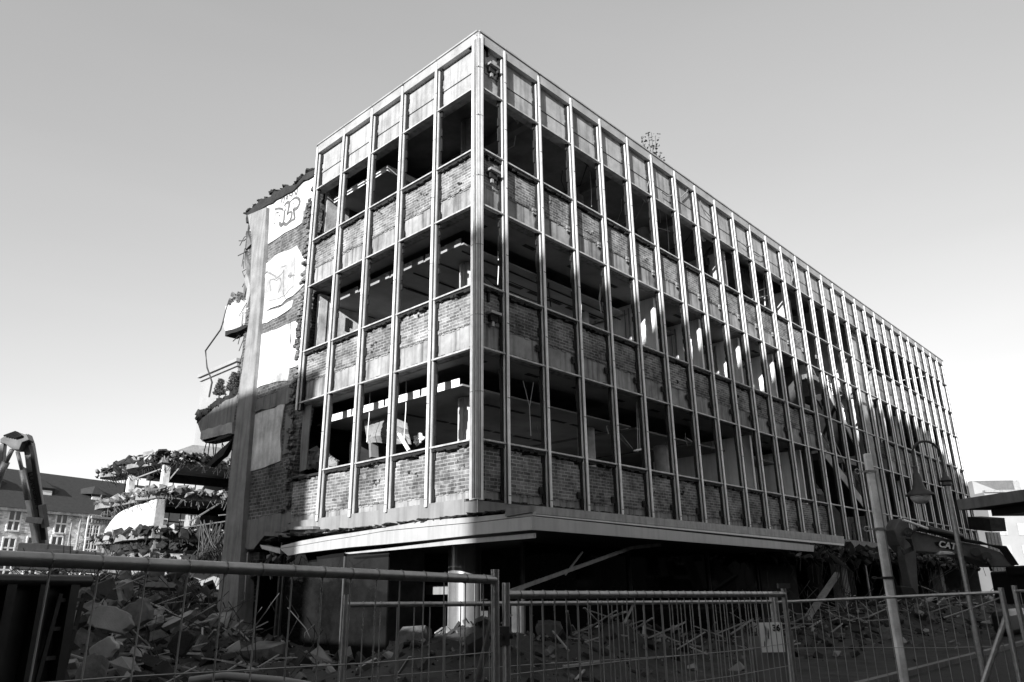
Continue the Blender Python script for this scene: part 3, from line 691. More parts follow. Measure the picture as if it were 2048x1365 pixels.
# left fascia follows a sagging line
Lf = [(0, 1.0), (.12, 1), (.3, 1), (.5, 1), (.75, 1), (1, 1)]
def strip(name, pts_top, pts_bot, th, mt, axis):
    m = MB(); n = len(pts_top)
    vs = []
    for a, b in zip(pts_top, pts_bot):
        o = Vector((th, 0, 0)) if axis == 'x' else Vector((0, th, 0))
        vs += [a, b, b+o, a+o]
    fs = []
    for i in range(n-1):
        for j in range(4): fs.append((i*4+j, i*4+(j+1) % 4, (i+1)*4+(j+1) % 4, (i+1)*4+j))
    fs += [(0, 1, 2, 3), ((n-1)*4+3, (n-1)*4+2, (n-1)*4+1, (n-1)*4)]
    m.add(vs, fs); return m.build(name, mt, B)
def curve_l(pts): return [Vector((FX, p.y, p.z)) for p in (onc(*q) for q in pts)]
tl = curve_l([(560, 1092), (600, 1082), (650, 1073), (700, 1066), (770, 1055), (850, 1041), (950, 1034), (1064, 1023)])
md = curve_l([(560, 1098), (600, 1092), (650, 1083), (700, 1075), (770, 1063), (850, 1055), (950, 1046), (1064, 1033)])
b1 = curve_l([(576, 1112), (600, 1107), (650, 1101), (700, 1095), (770, 1089), (850, 1081), (950, 1070), (1064, 1060)])
strip('canopy_fascia', md, b1, .1, M_CANOPY, 'x')
up1 = [p+Vector((.03, 0, 0)) for p in tl]; strip('canopy_trim', up1, [p+Vector((.03, 0, .02)) for p in md], .1, M_CANOPY, 'x')
cz = b1[-1]
tc_ = Vector((FX, FY, 0))
lowt = curve_l([(680, 1106), (770, 1096), (900, 1080), (1060, 1066)]); lowb = curve_l([(690, 1108), (770, 1101), (900, 1089), (1060, 1076)])
strip('canopy_drip_trim', [p+Vector((.14, 0, 0)) for p in lowt], [p+Vector((.14, 0, 0)) for p in lowb], .05, M_CANOPY, 'x')
cyt = max(p.y for p in md[-1:]); FY = b1[-1].y
Rx = [1068, 1150, 1250, 1350, 1450, 1550, 1628]
def lin(x, xa, ya, xb, yb): return ya+(yb-ya)*(x-xa)/(xb-xa)
rt_ = [onr(x, lin(x, 1068, 1033, 1628, 1091)) for x in Rx]; rb_ = [onr(x, lin(x, 1068, 1060, 1628, 1104)) for x in Rx]
strip('canopy_fascia', rt_, rb_, .1, M_CANOPY, 'y')
R2 = Rx[:-1]+[1690]
ra = [onr(x, lin(x, 1068, 1011, 1690, 1073))+Vector((0, .04, 0)) for x in R2]; rm = [onr(x, lin(x, 1068, 1027, 1690, 1087))+Vector((0, .04, 0)) for x in R2]
strip('canopy_upstand', ra, rm, .1, M_ALUD, 'y')
rn = [onr(x, lin(x, 1068, 1031, 1690, 1092))+Vector((0, .02, 0)) for x in R2]
strip('canopy_trim', [p+Vector((0, 0, -.01)) for p in rm], rn, .1, M_CANOPY, 'y')
ul = curve_l([(1012, 1018), (1064, 1011)]); ulb = curve_l([(1012, 1034), (1064, 1025)])
strip('canopy_upstand', [p-Vector((.03, 0, 0)) for p in ul], [p-Vector((.03, 0, 0)) for p in ulb], .1, M_FASC, 'x')
zso = min(p.z for p in b1+rb_)+.05
zl_ = b1[0].z; Yl = b1[0].y
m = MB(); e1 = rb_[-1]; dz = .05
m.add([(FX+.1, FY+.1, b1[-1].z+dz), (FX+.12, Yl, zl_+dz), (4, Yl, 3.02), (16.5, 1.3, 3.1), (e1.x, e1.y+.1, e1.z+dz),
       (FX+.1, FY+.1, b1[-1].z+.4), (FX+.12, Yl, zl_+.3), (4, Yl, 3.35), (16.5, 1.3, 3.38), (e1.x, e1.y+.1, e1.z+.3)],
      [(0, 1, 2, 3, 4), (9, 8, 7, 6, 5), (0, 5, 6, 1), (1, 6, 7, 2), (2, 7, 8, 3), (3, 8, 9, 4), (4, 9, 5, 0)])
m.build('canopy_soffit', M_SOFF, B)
# roofing felt and rubble strip on top of the canopy, left end torn
m = MB(); r = random.Random(23)
for i in range(200):
    t = r.random(); p = onc(530+t*120, 1082-t*22); m.chunk((p.x+r.uniform(.1, .6), p.y, p.z+.01), r.uniform(.05, .2), r.uniform(.05, .3), r.uniform(.02, .045), r, .15)
for i in range(220):
    t = r.random(); p = onc(650+t*370, 1062-t*44); m.chunk((p.x+r.uniform(.1, .4), p.y, p.z-.02), r.uniform(.04, .15), r.uniform(.05, .35), r.uniform(.012, .03), r, .1)
m.build('torn_roofing_felt', M_RUBD, B)
strip('canopy_edge_remnant', curve_l([(520, 1090), (560, 1097)]), curve_l([(524, 1098), (560, 1108)]), .3, M_CANOPY, 'x')
m = MB(); m.bar(onc(532, 1068), onc(582, 1071), .06, .12); m.bar(onc(570, 1058), onc(632, 1056), .2, .08); m.build('loose_plank', M_COLC, B)
m = MB(); m.chunk(onc(567, 1107), .3, .26, .3, random.Random(2), .3); m.build('hanging_concrete_lump', M_RUB, B)
m = MB(); r = random.Random(29)
for i in range(40):
    p = onc(r.uniform(505, 575), r.uniform(1092, 1120)); p.x += r.uniform(.2, 1.2)
    if i % 3: m.chunk(p, .12, .1, .06, r)
    else: m.tube([p, p+Vector((r.uniform(-.2, .2), r.uniform(-.3, .3), -.3)), p+Vector((0, r.uniform(-.3, .3), -.6))], .012, 5)
m.build('hanging_debris', M_RUBL, B)
# ground floor: clad pillar, shop glazing
m = MB(); px_, py_ = 2.05, 2.6
m.lathe((px_, py_, 0), [(.44, -.1), (.44, 3.3)], 40); pil = m.build('pillar', M_CLAD, B, smooth=True)
m = MB()
for a in range(10):
    t = a*math.pi/5+.2; m.box(px_+.443*math.cos(t)-.006, px_+.443*math.cos(t)+.006, py_+.443*math.sin(t)-.006, py_+.443*math.sin(t)+.006, -.1, 3.2)
m.build('cladding_joint', M_ALUD, pil)
def pilpt(x, y):
    d = ray(x, y); o = CAM-Vector((px_, py_, 0)); A = d.x*d.x+d.y*d.y; Bq = 2*(o.x*d.x+o.y*d.y); Cq = o.x*o.x+o.y*o.y-.455**2
    D = Bq*Bq-4*A*Cq; return CAM+d*((-Bq-math.sqrt(max(0, D)))/(2*A))
m = MB()
for pts in ([(941, 1243), (947, 1252), (941, 1262), (950, 1258)], [(939, 1273), (944, 1268), (950, 1277), (942, 1280)], [(938, 1252), (951, 1248), (947, 1266)], [(921, 1256), (923, 1261)]):
    m.tube([pilpt(*p) for p in pts], .018, 5)
m.build('graffiti_stroke', M_BLACK, pil)
for x0, x1 in ((2.9, 7.6), (7.75, 12.4), (12.55, 16.2)):
    m = MB(); m.box(x0, x1, 1.25, 1.29, .0, 3.0); s_ = m.build('shop_window', M_GLASS, B)
    e = MB(); e.box(x0-.06, x0, 1.2, 1.3, 0, 3.0); e.box(x1, x1+.05, 1.2, 1.3, 0, 3.0); e.build('window_frame', M_DARK, s_)
m = MB(); a, b = on(562, 1250, 'x', .45), on(772, 1250, 'x', .45)
m.box(.45, .49, b.y, a.y, .0, 3.0); s_ = m.build('shop_window', M_GLASS, B)
m = MB(); m.box(.4, .5, a.y, a.y+.08, 0, 3); m.box(.42, .5, (a.y+b.y)/2-.6, (a.y+b.y)/2-.55, 0, 3); m.build('window_frame', M_DARK, s_)
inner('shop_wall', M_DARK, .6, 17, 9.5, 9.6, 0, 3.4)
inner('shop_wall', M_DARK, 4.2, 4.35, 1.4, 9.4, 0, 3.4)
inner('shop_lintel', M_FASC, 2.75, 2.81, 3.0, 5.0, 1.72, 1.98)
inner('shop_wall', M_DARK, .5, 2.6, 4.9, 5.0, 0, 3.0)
m = MB(); m.bar(on(1010, 1187, 'y', -.6), on(1262, 1096, 'y', -.6), .05, .09); m.bar(on(1130, 1150, 'y', -.6), on(1165, 1104, 'y', -.6), .03, .05); m.bar(on(1262, 1096, 'y', -.6), on(1320, 1090, 'y', -.6), .05, .09)
m.build('hanging_soffit_rail', M_ALUD, B)
# torn slab edge and cavern right of the canopy
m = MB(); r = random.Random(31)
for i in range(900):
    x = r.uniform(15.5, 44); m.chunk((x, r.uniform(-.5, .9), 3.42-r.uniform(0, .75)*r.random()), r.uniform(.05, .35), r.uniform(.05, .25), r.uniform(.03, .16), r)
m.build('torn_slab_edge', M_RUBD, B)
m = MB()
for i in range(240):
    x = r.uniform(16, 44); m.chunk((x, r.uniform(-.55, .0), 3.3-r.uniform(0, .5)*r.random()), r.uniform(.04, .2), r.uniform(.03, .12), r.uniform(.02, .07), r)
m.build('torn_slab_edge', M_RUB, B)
m = MB()
for i in range(90):
    x = r.uniform(16, 44); p = Vector((x, r.uniform(-.5, .5), 3.3)); L = r.uniform(.3, 1.4); m.tube([p, p+Vector((r.uniform(-.3, .5), -.1, -L*.5)), p+Vector((r.uniform(-.4, .8), -.1, -L))], .014, 5)
m.build('hanging_rebar', M_REBAR, B)
for x, y, mt in ((24.5, 1., M_PLAST2), (34, 1., M_COLC), (40, 1., M_COLC), (19.6, 3, M_RUBD), (29, 4, M_RUBD)):
    inner('concrete_column', mt, x-.35, x+.35, y, y+.5, -.1, 3.35)
inner('broken_wall', M_RUBD, 17.2, 20.6, 1.6, 1.8, 0, 2.7)
m = MB(); m.bar(on(1675, 1148, 'y', -.9), on(1600, 1258, 'y', -1.4), .2, .12); m.build('leaning_beam', M_FASC, B)
m = MB()
for i in range(12):
    t = i/12; a = on(1650+i*3, 1100+i*2, 'y', -1.2); m.tube([a, a+Vector((.6+.2*t, -.1, -.45)), a+Vector((.8, 0, -1.3-t))], .016, 5)
m.build('hanging_rebar', M_REBAR, B)
# sagging ceiling sheet and post on the first floor, seen through the short front
m = MB(); nx_, nz_ = 10, 5
pp = [[on(728+i*9.5+j*2, 838+j*12+3*math.sin(i*.8+j)+(i-4)**2*.25, 'x', 1.5+.12*math.sin(j*1.3+i*.5)) for i in range(nx_)] for j in range(nz_)]
vs = [p for row in pp for p in row]; vs2 = [p+Vector((.02, 0, 0)) for p in vs]; n = nx_*nz_
fs = [(j*nx_+i, j*nx_+i+1, (j+1)*nx_+i+1, (j+1)*nx_+i) for j in range(nz_-1) for i in range(nx_-1)]
m.add(vs+vs2, fs+[tuple(q+n for q in f)[::-1] for f in fs]); m.build('sagging_ceiling_sheet', M_SHEET, B)
m = MB(); m.bar(on(746, 872, 'x', 1.55), on(748, 916, 'x', 1.55), .28, .1); m.build('loose_post', M_COLC, B)
m = MB(); m.bar(on(798, 868, 'x', 1.3), on(818, 902, 'x', 1.3), .1, .06); m.build('loose_plank', M_BULK, B)
m = MB(); r = random.Random(5)
for i in range(14): m.chunk(on(838+r.uniform(-6, 6), 880+r.uniform(-10, 8), 'x', 1.4), .07, .07, .07, r)
m.build('hanging_scrap', M_BULK, B)
m = MB()
for i in range(60): t = r.random(); m.chunk(on(612+55*t, 938-10*t-r.uniform(0, 32)*math.sin(math.pi*min(1, t+.1)), 'x', .9), .18, .18, .09, r)
m.build('floor_debris', M_RUBL, B)
# debris in the top storey far windows
m = MB(); m.prism([on(a, b, 'y', 1.2) for a, b in ((1411, 522), (1420, 500), (1432, 487), (1434, 491), (1425, 505), (1419, 524))], (0, .15, 0)); m.build('bent_plank', M_FASC, B)
m = MB(); m.bar(on(1405, 526, 'y', 1.3), on(1440, 520, 'y', 1.3), .3, .3); m.bar(on(1418, 525, 'y', 1.3), on(1412, 560, 'y', 1.3), .2, .3); m.bar(on(1434, 520, 'y', 1.3), on(1428, 560, 'y', 1.3), .15, .2); m.build('broken_beam', M_RUBD, B)
m = MB(); m.prism([on(a, b, 'y', 1.4) for a, b in ((1482, 534), (1494, 540), (1520, 560), (1555, 580), (1566, 598), (1560, 612), (1545, 600), (1515, 600), (1486, 560))], (0, .3, 0)); m.build('sagging_slab', M_COLC, B)
m = MB(); m.tube([on(1500, 600, 'y', 1.), on(1540, 590, 'y', 1.)], .02, 5); m.tube([on(1515, 583, 'y', 1.), on(1530, 577, 'y', 1.)], .02, 5); m.tube([on(1527, 548, 'y', 1.), on(1530, 612, 'y', 1.)], .025, 5); m.build('bent_rebar', M_BULK, B)

# ================================================================ things near the building
# sapling on the roof
sp = on(1303, 300, 'y', .5); sap = thing('sapling', 'small leafy sapling growing on the roof edge against the sky', 'plant', (sp.x, .5, 16.5))
m = MB(); lf = MB(); r = random.Random(6)
base = Vector((sp.x, .5, 17.1))
for (ex, ey) in ((1303, 266), (1289, 290), (1311, 275), (1297, 270), (1320, 308), (1283, 273), (1278, 288), (1306, 292)):
    e = on(ex, ey, 'y', .5+r.uniform(-.2, .2)); mid = base.lerp(e, .5)+Vector((r.uniform(-.1, .1), 0, .05))
    b0 = base+Vector((r.uniform(-.1, .1)+(e.x-base.x)*.6, 0, 0)); m.tube([b0-Vector((0, 0, .5)), b0, (b0+e)/2+Vector((r.uniform(-.05, .05), 0, 0)), e], .014, 4)
    for i in range(14):
        p = b0.lerp(e, r.uniform(.35, 1.05))+Vector((r.gauss(0, .09), r.gauss(0, .09), r.gauss(0, .07))); lf.chunk(p, .05, .04, .008, r)
m.build('stem', M_BARK, sap); lf.build('foliage', M_LEAF, sap)

# ================================================================ ruined wing behind
RC = far(318, 1000, 62); RX, RY = RC.x, RC.y
ru = thing('ruined_wing', 'roofless concrete ruin with torn floor slabs behind the end wall of the block', 'building', (RX, RY, 0))
zt3, zt2, zt1 = far(318, 912, 62).z, far(318, 985, 62).z, far(318, 1066, 62).z
for i, (z, ol, orr, th) in enumerate(((zt3, 13.5, 12, .4), (zt2, 13, 12, .45), (zt1, 12, 12, .5))):
    r = random.Random(40+i)
    # ragged slab outline in plan
    pts = [(RX-.3, RY-.3), (RX+orr, RY-.3), (RX+orr, RY+9)]
    y = RY+9; pts += [(RX+2, RY+ol*.75), (RX+1, RY+ol)]
    for k in range(9): pts.append((RX-.4+r.uniform(-.6, .3), RY+ol-k*ol/9-r.uniform(0, .5)))
    m = MB(); m.prism([(a, b, z-th) for a, b in pts], (0, 0, th)); sl_ = m.build('floor_slab', M_COLC, ru)
    d = MB(); dl = MB()
    for k in range(1500):
        if r.random() < .6: x, y = RX+r.uniform(-.9, 1.2), RY+r.uniform(-.3, ol)
        else: x, y = RX+r.uniform(-.3, orr), RY+r.uniform(-.9, .8)
        s_ = .05+.45*r.random()**3; (d if r.random() < .7 else dl).chunk((x, y, z+r.uniform(-.1, .35)*(1.6 if i == 0 else 1)), s_, s_*r.uniform(.3, 1.2), s_*r.uniform(.15, .5), r)
    for k in range(110):
        x, y = (RX+r.uniform(-.5, .5), RY+r.uniform(0, ol)) if k % 2 else (RX+r.uniform(0, orr), RY-.4)
        d.tube([(x, y, z), (x+r.uniform(-.4, .4), y-.1, z-.5), (x+r.uniform(-.6, .6), y-.2, z-r.uniform(.6, 1.3))], .03, 4)
    d.build('slab_debris', M_RUBD if i != 1 else M_RUB, sl_); dl.build('slab_debris', M_RUBL, sl_)
def rbox(name, mt, x0, x1, y0, y1, z0, z1): m = MB(); m.box(RX+x0, RX+x1, RY+y0, RY+y1, z0, z1); return m.build(name, mt, ru)
for (x, y) in ((.1, .1), (.1, 7.5)):
    rbox('concrete_column', M_PLAST, x, x+.55, y, y+.5, zt2, zt3-.5)
    rbox('concrete_column', M_COLC, x, x+.6, y, y+.6, -.1, zt1-.5)
rbox('concrete_column', M_PLAST2, -.25, .5, -.25, .3, zt1, zt2-.55)
rbox('concrete_column', M_COLC, 6.5, 7.1, 0, .6, -.1, zt1-.5); rbox('concrete_column', M_COLC, .1, .7, 11, 11.6, -.1, zt1-.5)
wpts = [(RX-.1, RY+.35, zt1+.1), (RX-.1, RY+.35, zt2-.5), (RX-.1, RY+6, zt2-.75), (RX-.1, RY+9, zt2-1.2), (RX-.1, RY+11, zt2-2.3), (RX-.1, RY+11.2, zt1)]
m = MB(); m.prism(jag(wpts, .08, 1., random.Random(3), 'x'), (.25, 0, 0)); m.build('white_wall', M_PLAST, ru)
rbox('inner_wall', M_RUBD, 8, 8.3, .5, 9, zt1, zt3-.5); rbox('inner_wall', M_RUBD, 9.6, 12, 8.5, 8.7, zt1, zt3-.5)
for zz0, zz1 in ((zt2+.1, zt3-.6), (zt1+.1, zt2-.6)):
    m = MB()
    for k in range(9): m.box(RX+.5+k*1.1, RX+.57+k*1.1, RY+9.5, RY+9.6, zz0, zz1)
    m.box(RX+.5, RX+9.6, RY+9.5, RY+9.6, zz1-1.3, zz1-1.22); m.box(RX+.5, RX+9.6, RY+9.5, RY+9.6, zz0, zz0+.15); m.build('window_grid', M_BLACK, ru)
rbox('slab_beam', M_RUBD, 0.6, 10, 4.5, 4.9, zt3-1.3, zt3-.55); rbox('slab_beam', M_RUBD, .6, 10, 4.5, 4.9, zt2-1.1, zt2-.6); rbox('slab_beam', M_RUBD, -.1, 11, 3, 9, zt1-1.2, zt1-.6)
m = MB(); m.prism([(RX+1.5, RY-.1, zt3+.1), (RX+8, RY-.1, zt3+.2), (RX+8, RY-.1, zt3+1.3), (RX+5, RY-.1, zt3+1.5), (RX+2.2, RY-.1, zt3+1.4), (RX+1, RY-.1, zt3+.8)], (0, .25, 0)); m.build('parapet_wall', M_PLAST2, ru)
m = MB()
for a, b in (((1.5, -.2, zt3-.3), (.4, .4, zt2+.6)), ((.9, .2, zt3-.4), (-1.5, 2, zt2+1.2)), ((5, -.3, zt2-.6), (2.5, -.6, zt1+.9)), ((9, -.5, zt2-1), (5, -.6, zt1+1.6)), ((9, -.5, zt2-1.4), (2, -.3, zt1+.4))):
    m.bar((RX+a[0], RY+a[1], a[2]), (RX+b[0], RY+b[1], b[2]), .14, .1)
m.build('hanging_beam', M_FASC, ru)
m = MB(); r = random.Random(77)
for k in range(60):
    p = far(r.uniform(400, 450), r.uniform(1040, 1100), 55); e = far(r.uniform(390, 440), r.uniform(1100, 1150), 52); m.tube([p, (p+e)/2+Vector((r.uniform(-.5, .5), 0, -.4)), e], .04, 4)
m.build('hanging_rebar', M_REBAR, ru)
m = MB()
for k in range(120): p = far(r.uniform(225, 440), r.uniform(1088, 1130), 60); m.chunk(p, .06+.5*r.random()**3, .2, .05+.3*r.random()**2, r)
m.build('ground_debris', M_RUBD, ru)

# ================================================================ historic brick building with tiled roof
H0 = far(0, 1198.7, 85); H1 = far(155, 1196.7, 92.7); hd = Vector((H1.x-H0.x, H1.y-H0.y, 0)).normalized(); hn = Vector((hd.y, -hd.x, 0))
hb = thing('brick_townhouse', 'long pale brick house with dark hipped tile roof and white casement windows behind the excavator', 'building', (H0.x, H0.y, 0))
def hp(s, d, z): return Vector((H0.x, H0.y, 0)) + hd*s - hn*d + Vector((0, 0, z))
def hface(x, y, off=0):     # pixel -> (s, z) on the facade plane
    d = ray(x, y); o = Vector((H0.x, H0.y, 0))+hn*off; t = (o-CAM).dot(hn)/d.dot(hn); p = CAM+d*t
    return (p-o).dot(hd), p.z
ev = hface(0, 1016)[1]; rg = on(0, 935, 'z', 1)
HM = Matrix((hd, -hn, Vector((0, 0, 1)))).transposed()
def hbox(m, s0, s1, d0, d1, z0, z1): return m.obox(hp((s0+s1)/2, (d0+d1)/2, (z0+z1)/2), ((s1-s0)/2, (d1-d0)/2, (z1-z0)/2), HM)
brk = brick_mat('historic_brick_courses', .8, .85, .5, .17, rough_amt=.1, msize=.014, stain=.12)
m = MB(); hbox(m, -40, 8.7, 0, 12, -.1, ev); m.build('wall', brk, hb)
m = MB(); hbox(m, 8.7, 75, -.5, 12, -.1, ev-.35); m.build('wall', brk, hb)
m = MB(); hbox(m, -40, 8.8, -.5, 0, ev-.25, ev+.1); m.build('eaves', M_PLAST, hb)
m = MB(); hbox(m, 8.8, 75, -.85, -.5, ev-.4, ev-.1); hbox(m, 8.8, 75, -.62, -.5, ev-1.1, ev-.95)
for k in range(160): hbox(m, 9+k*.4, 9.2+k*.4, -.66, -.5, ev-.93, ev-.45)
m.build('cornice', M_FACADE, hb)
hr = 4.2
for _ in range(30):   # ridge height such that the ridge shows at y = 935 on the left
    p = hp(0, 6, ev+hr); q_ = p-CAM; yy = 682.5-FOC*q_.dot(UP)/q_.dot(FW); hr += (yy-935)*.05
m = MB()
a, b, c_, d_ = hp(-41, -.55, ev+.1), hp(75, -.75, ev+.1), hp(75, 12.5, ev+.1), hp(-41, 12.5, ev+.1); e, f = hp(-35, 6, ev+hr), hp(70, 6, ev+hr)
m.add([a, b, c_, d_, e, f], [(0, 1, 5, 4), (1, 2, 5), (2, 3, 4, 5), (3, 0, 4), (3, 2, 1, 0)]); rf = m.build('roof', M_TILE, hb)
for (x, y) in ((84, 992), (-30, 975), (193, 1005)):
    s0, z0 = hface(x, y, -2.2); m = MB(); sz = 1.1 if x < 190 else .8
    w_ = MB(); w_.obox(hp(s0, 2.2, z0), (sz, .12, 1.0), HM)
    # dormer roof wedge running back into the roof
    m.add([hp(s0-sz-.2, 1.9, z0+1.0), hp(s0+sz+.2, 1.9, z0+1.0), hp(s0+sz+4, 5.2, z0+.9), hp(s0-sz-3, 5.2, z0+.9), hp(s0, 3.0, z0+2.2), hp(s0+sz+1.2, 3.2, z0-1.2), hp(s0-sz, 3.2, z0-1.2)],
          [(0, 1, 4), (1, 2, 4), (2, 3, 4), (3, 0, 4), (0, 6, 5, 1), (1, 5, 2)])
    m.build('dormer', M_TILE, rf); w_.build('dormer_window', M_WHITE, rf)
def hwin(x, y, tall=False, w_=1.25, h=2.1, off=0):
    s0, z0 = hface(x, y, off); d0 = -off
    fr = MB(); pn = MB(); t = .17
    hbox(fr, s0-w_/2-t, s0-w_/2, d0-.06, d0+.02, z0-h/2-t, z0+h/2+t); hbox(fr, s0+w_/2, s0+w_/2+t, d0-.06, d0+.02, z0-h/2-t, z0+h/2+t)
    hbox(fr, s0-w_/2, s0+w_/2, d0-.06, d0+.02, z0+h/2, z0+h/2+t); hbox(fr, s0-w_/2-.1, s0+w_/2+.1, d0-.12, d0+.02, z0-h/2-t-.02, z0-h/2)
    hbox(fr, s0-.09, s0+.09, d0-.05, d0, z0-h/2, z0+h/2); hbox(fr, s0-w_/2, s0+w_/2, d0-.045, d0, z0-.09+(.2 if tall else 0), z0+.09+(.2 if tall else 0))
    if tall:
        for q in (-.25, .25): hbox(fr, s0+q*w_-.03, s0+q*w_+.03, d0-.04, d0, z0-h/2, z0+h/2)
        for q in (-.33, -.12, .33): hbox(fr, s0-w_/2, s0+w_/2, d0-.038, d0, z0+q*h-.03, z0+q*h+.03)
    hbox(pn, s0-w_/2, s0+w_/2, d0-.015, d0-.004, z0-h/2, z0+h/2)
    o = fr.build('window', M_WHITE, hb); pn.build('pane', M_PANE, o)
for (x, y) in ((28, 1042), (122, 1048), (16, 1096), (64, 1094), (112, 1092), (8, 1140), (60, 1140), (108, 1140), (75, 1046)):
    if x == 75: continue
    hwin(x, y)
for (x, y) in ((187, 1053), (180, 1103), (174, 1150), (322, 1059), (367, 1062), (404, 1065), (232, 1056), (275, 1058)):
    hwin(x, y, True, 1.5, 2.7, .5)
m = MB(); s0 = hface(155, 1060)[0]; m.tube([hp(s0, -.3, 0), hp(s0, -.3, ev-.3)], .14, 8); m.tube([hp(s0-1, -.2, 0), hp(s0-1, -.2, ev-.2)], .1, 8); m.build('downpipe', M_ALUD, hb)

# ================================================================ tall corner building with roof trees
tb = far(455, 760, 75); tbl = thing('tall_stone_building', 'tall pale stone building with corniced roof rising behind the end wall', 'building', (tb.x, tb.y, 0))
zt = far(468, 716, 75).z; c0 = far(468, 800, 75)
m = MB(); m.box(c0.x, c0.x+12, c0.y, c0.y+8, -.1, zt); m.build('wall', M_FACADE, tbl)
m = MB(); m.box(c0.x-.4, c0.x+12.4, c0.y-.4, c0.y+8.4, zt-.1, zt+.25); m.box(c0.x-.2, c0.x+12.2, c0.y-.2, c0.y+8.2, zt-.5, zt-.2)
for k in range(18): m.box(c0.x+k*.6, c0.x+.3+k*.6, c0.y-.15, c0.y, zt-1.0, zt-.75)
m.build('cornice', M_FACADE, tbl)
m = MB(); m.add([(c0.x-.4, c0.y-.4, zt+.25), (c0.x+12.4, c0.y-.4, zt+.25), (c0.x+12.4, c0.y+8.4, zt+.25), (c0.x-.4, c0.y+8.4, zt+.25), (c0.x+5, c0.y+4, zt+2.5)], [(0, 1, 4), (1, 2, 4), (2, 3, 4), (3, 0, 4), (3, 2, 1, 0)]); m.build('roof', M_PLAST2, tbl)
zl2 = far(440, 796, 74).z; cl = far(428, 800, 74)
m = MB(); m.prism([(cl.x, cl.y, -.1), (cl.x+9, cl.y-5, -.1), (cl.x+14, cl.y+2, -.1), (cl.x+6, cl.y+7, -.1)], (0, 0, zl2+.1)); m.build('terrace_wing', M_FACADE, tbl)
m = MB(); m.prism([(cl.x-.2, cl.y-.2, zl2-.5), (cl.x+9, cl.y-5.2, zl2-.5), (cl.x+9, cl.y-5, zl2-.5), (cl.x, cl.y, zl2-.5)], (0, 0, .35)); m.build('terrace_ledge', M_ALUD, tbl)
def spruce(px, top, bot, Z, lab):
    b = far(px, bot, Z); t = far(px, top, Z); h = t.z-b.z; root = thing('spruce_tree', lab, 'tree', b, 'small spruces on the roof terrace')
    tr = MB(); tr.tube([b-Vector((0, 0, .8)), b+Vector((0, 0, h*.95))], .1, 6, .02); tr.build('trunk', M_BARK, root)
    f = MB(); r = random.Random(int(px))
    n = 13
    for i in range(n):
        z = b.z+h*(.1+.88*i/n); rr = (1-i/n)*h*.3+.12
        for k in range(9):
            a = k*.7+i*1.3+r.uniform(-.2, .2); L = rr*r.uniform(.7, 1.1)
            for q in range(4):
                u = (q+.6)/4; [f.chunk((b.x+math.cos(a)*L*u+r.gauss(0, .07), b.y+math.sin(a)*L*u+r.gauss(0, .07), z-.16*u*L+.1*u+r.gauss(0, .04)), .1, .05, .02, r) for _ in range(3)]
    f.build('crown', M_LEAF, root)
spruce(438, 755, 792, 72, 'small spruce at the far left end of the roof terrace')
spruce(464, 740, 785, 72, 'taller spruce on the roof terrace just left of the concrete column')
spruce(477, 741, 786, 73, 'spruce on the roof terrace half hidden by the concrete column')

# ================================================================ left high reach excavator
EXZ = 40
ex = thing('demolition_excavator', 'high reach demolition excavator with folded pale boom at far left', 'excavator', (far(80, 1150, EXZ).x, far(80, 1150, EXZ).y, 0))
E_ = lambda x, y, z=EXZ: far(x, y, z)
def exprism(name, px, mt, th=.55, z=EXZ, par=None): m = MB(); m.prism([E_(a, b, z) for a, b in px], Vector((.6, .8, 0))*th); return m.build(name, mt, par or ex, bevel=.03)
bo = exprism('boom', [(42, 868), (56, 868), (62, 885), (73, 950), (84, 1030), (92, 1100), (78, 1100), (60, 1010), (50, 920)], M_MACH)
exprism('boom_face', [(38, 930), (48, 935), (58, 1000), (68, 1050), (76, 1100), (66, 1100), (58, 1050), (44, 970)], M_MACHL, .3, EXZ-.4)
exprism('boom_joint', [(0, 878), (14, 869), (40, 864), (52, 868), (58, 880), (44, 885), (38, 900), (26, 900), (10, 888), (0, 886)], M_MACH, .7, EXZ-.5)
exprism('stick', [(-30, 1020), (-4, 890), (8, 885), (4, 930), (-12, 1000)], M_MACH, .4, EXZ-.2)
m = MB(); m.tube([E_(24, 900, EXZ-.5), E_(12, 925, EXZ-.5)], .12, 8); m.tube([E_(12, 925, EXZ-.5), E_(-12, 975, EXZ-.5)], .2, 8)
m.tube([E_(35, 903, EXZ-.6), E_(44, 940, EXZ-.7)], .1, 8); m.tube([E_(44, 940, EXZ-.7), E_(56, 1000, EXZ-.7)], .16, 8); m.build('hydraulic_cylinder', M_STEEL, ex, smooth=True)
m = MB(); r = random.Random(9)
for k in range(5): m.tube([E_(8+k*5, 872+k, EXZ-.6), E_(30+k*3, 864+k*2, EXZ-.6), E_(54+k, 872+k, EXZ-.2), E_(62+k, 905, EXZ-.1), E_(74+k*2, 1000, EXZ), E_(84+k*2, 1080, EXZ)], .05, 5)
m.build('hydraulic_hose', M_BLACK, ex)
m = MB(); m.bar(E_(56, 1040, EXZ-.7), E_(80, 1042, EXZ-.7), .4, .3); m.bar(E_(84, 1010, EXZ-.2), E_(91, 1055, EXZ-.2), .3, .25); m.build('boom_bracket', M_MACH, ex)
m = MB(); m.bar(E_(62, 1098), E_(122, 1100), 2.4, .5); m.bar(E_(64, 1120), E_(180, 1125), 2.8, 1.1); m.bar(E_(80, 1108), E_(110, 1109), 1.5, .8)
m.build('upper_carriage', M_MACH, ex, bevel=.06); b_ = E_(110, 1150)
m = MB()
for q in (-1.3, 1.3): m.obox((b_.x+q*.7, b_.y+q*.7, .55), (2.4, .35, .5), Matrix.Rotation(-.7, 3, 'Z'))
m.build('track', M_BLACK, ex, bevel=.15)
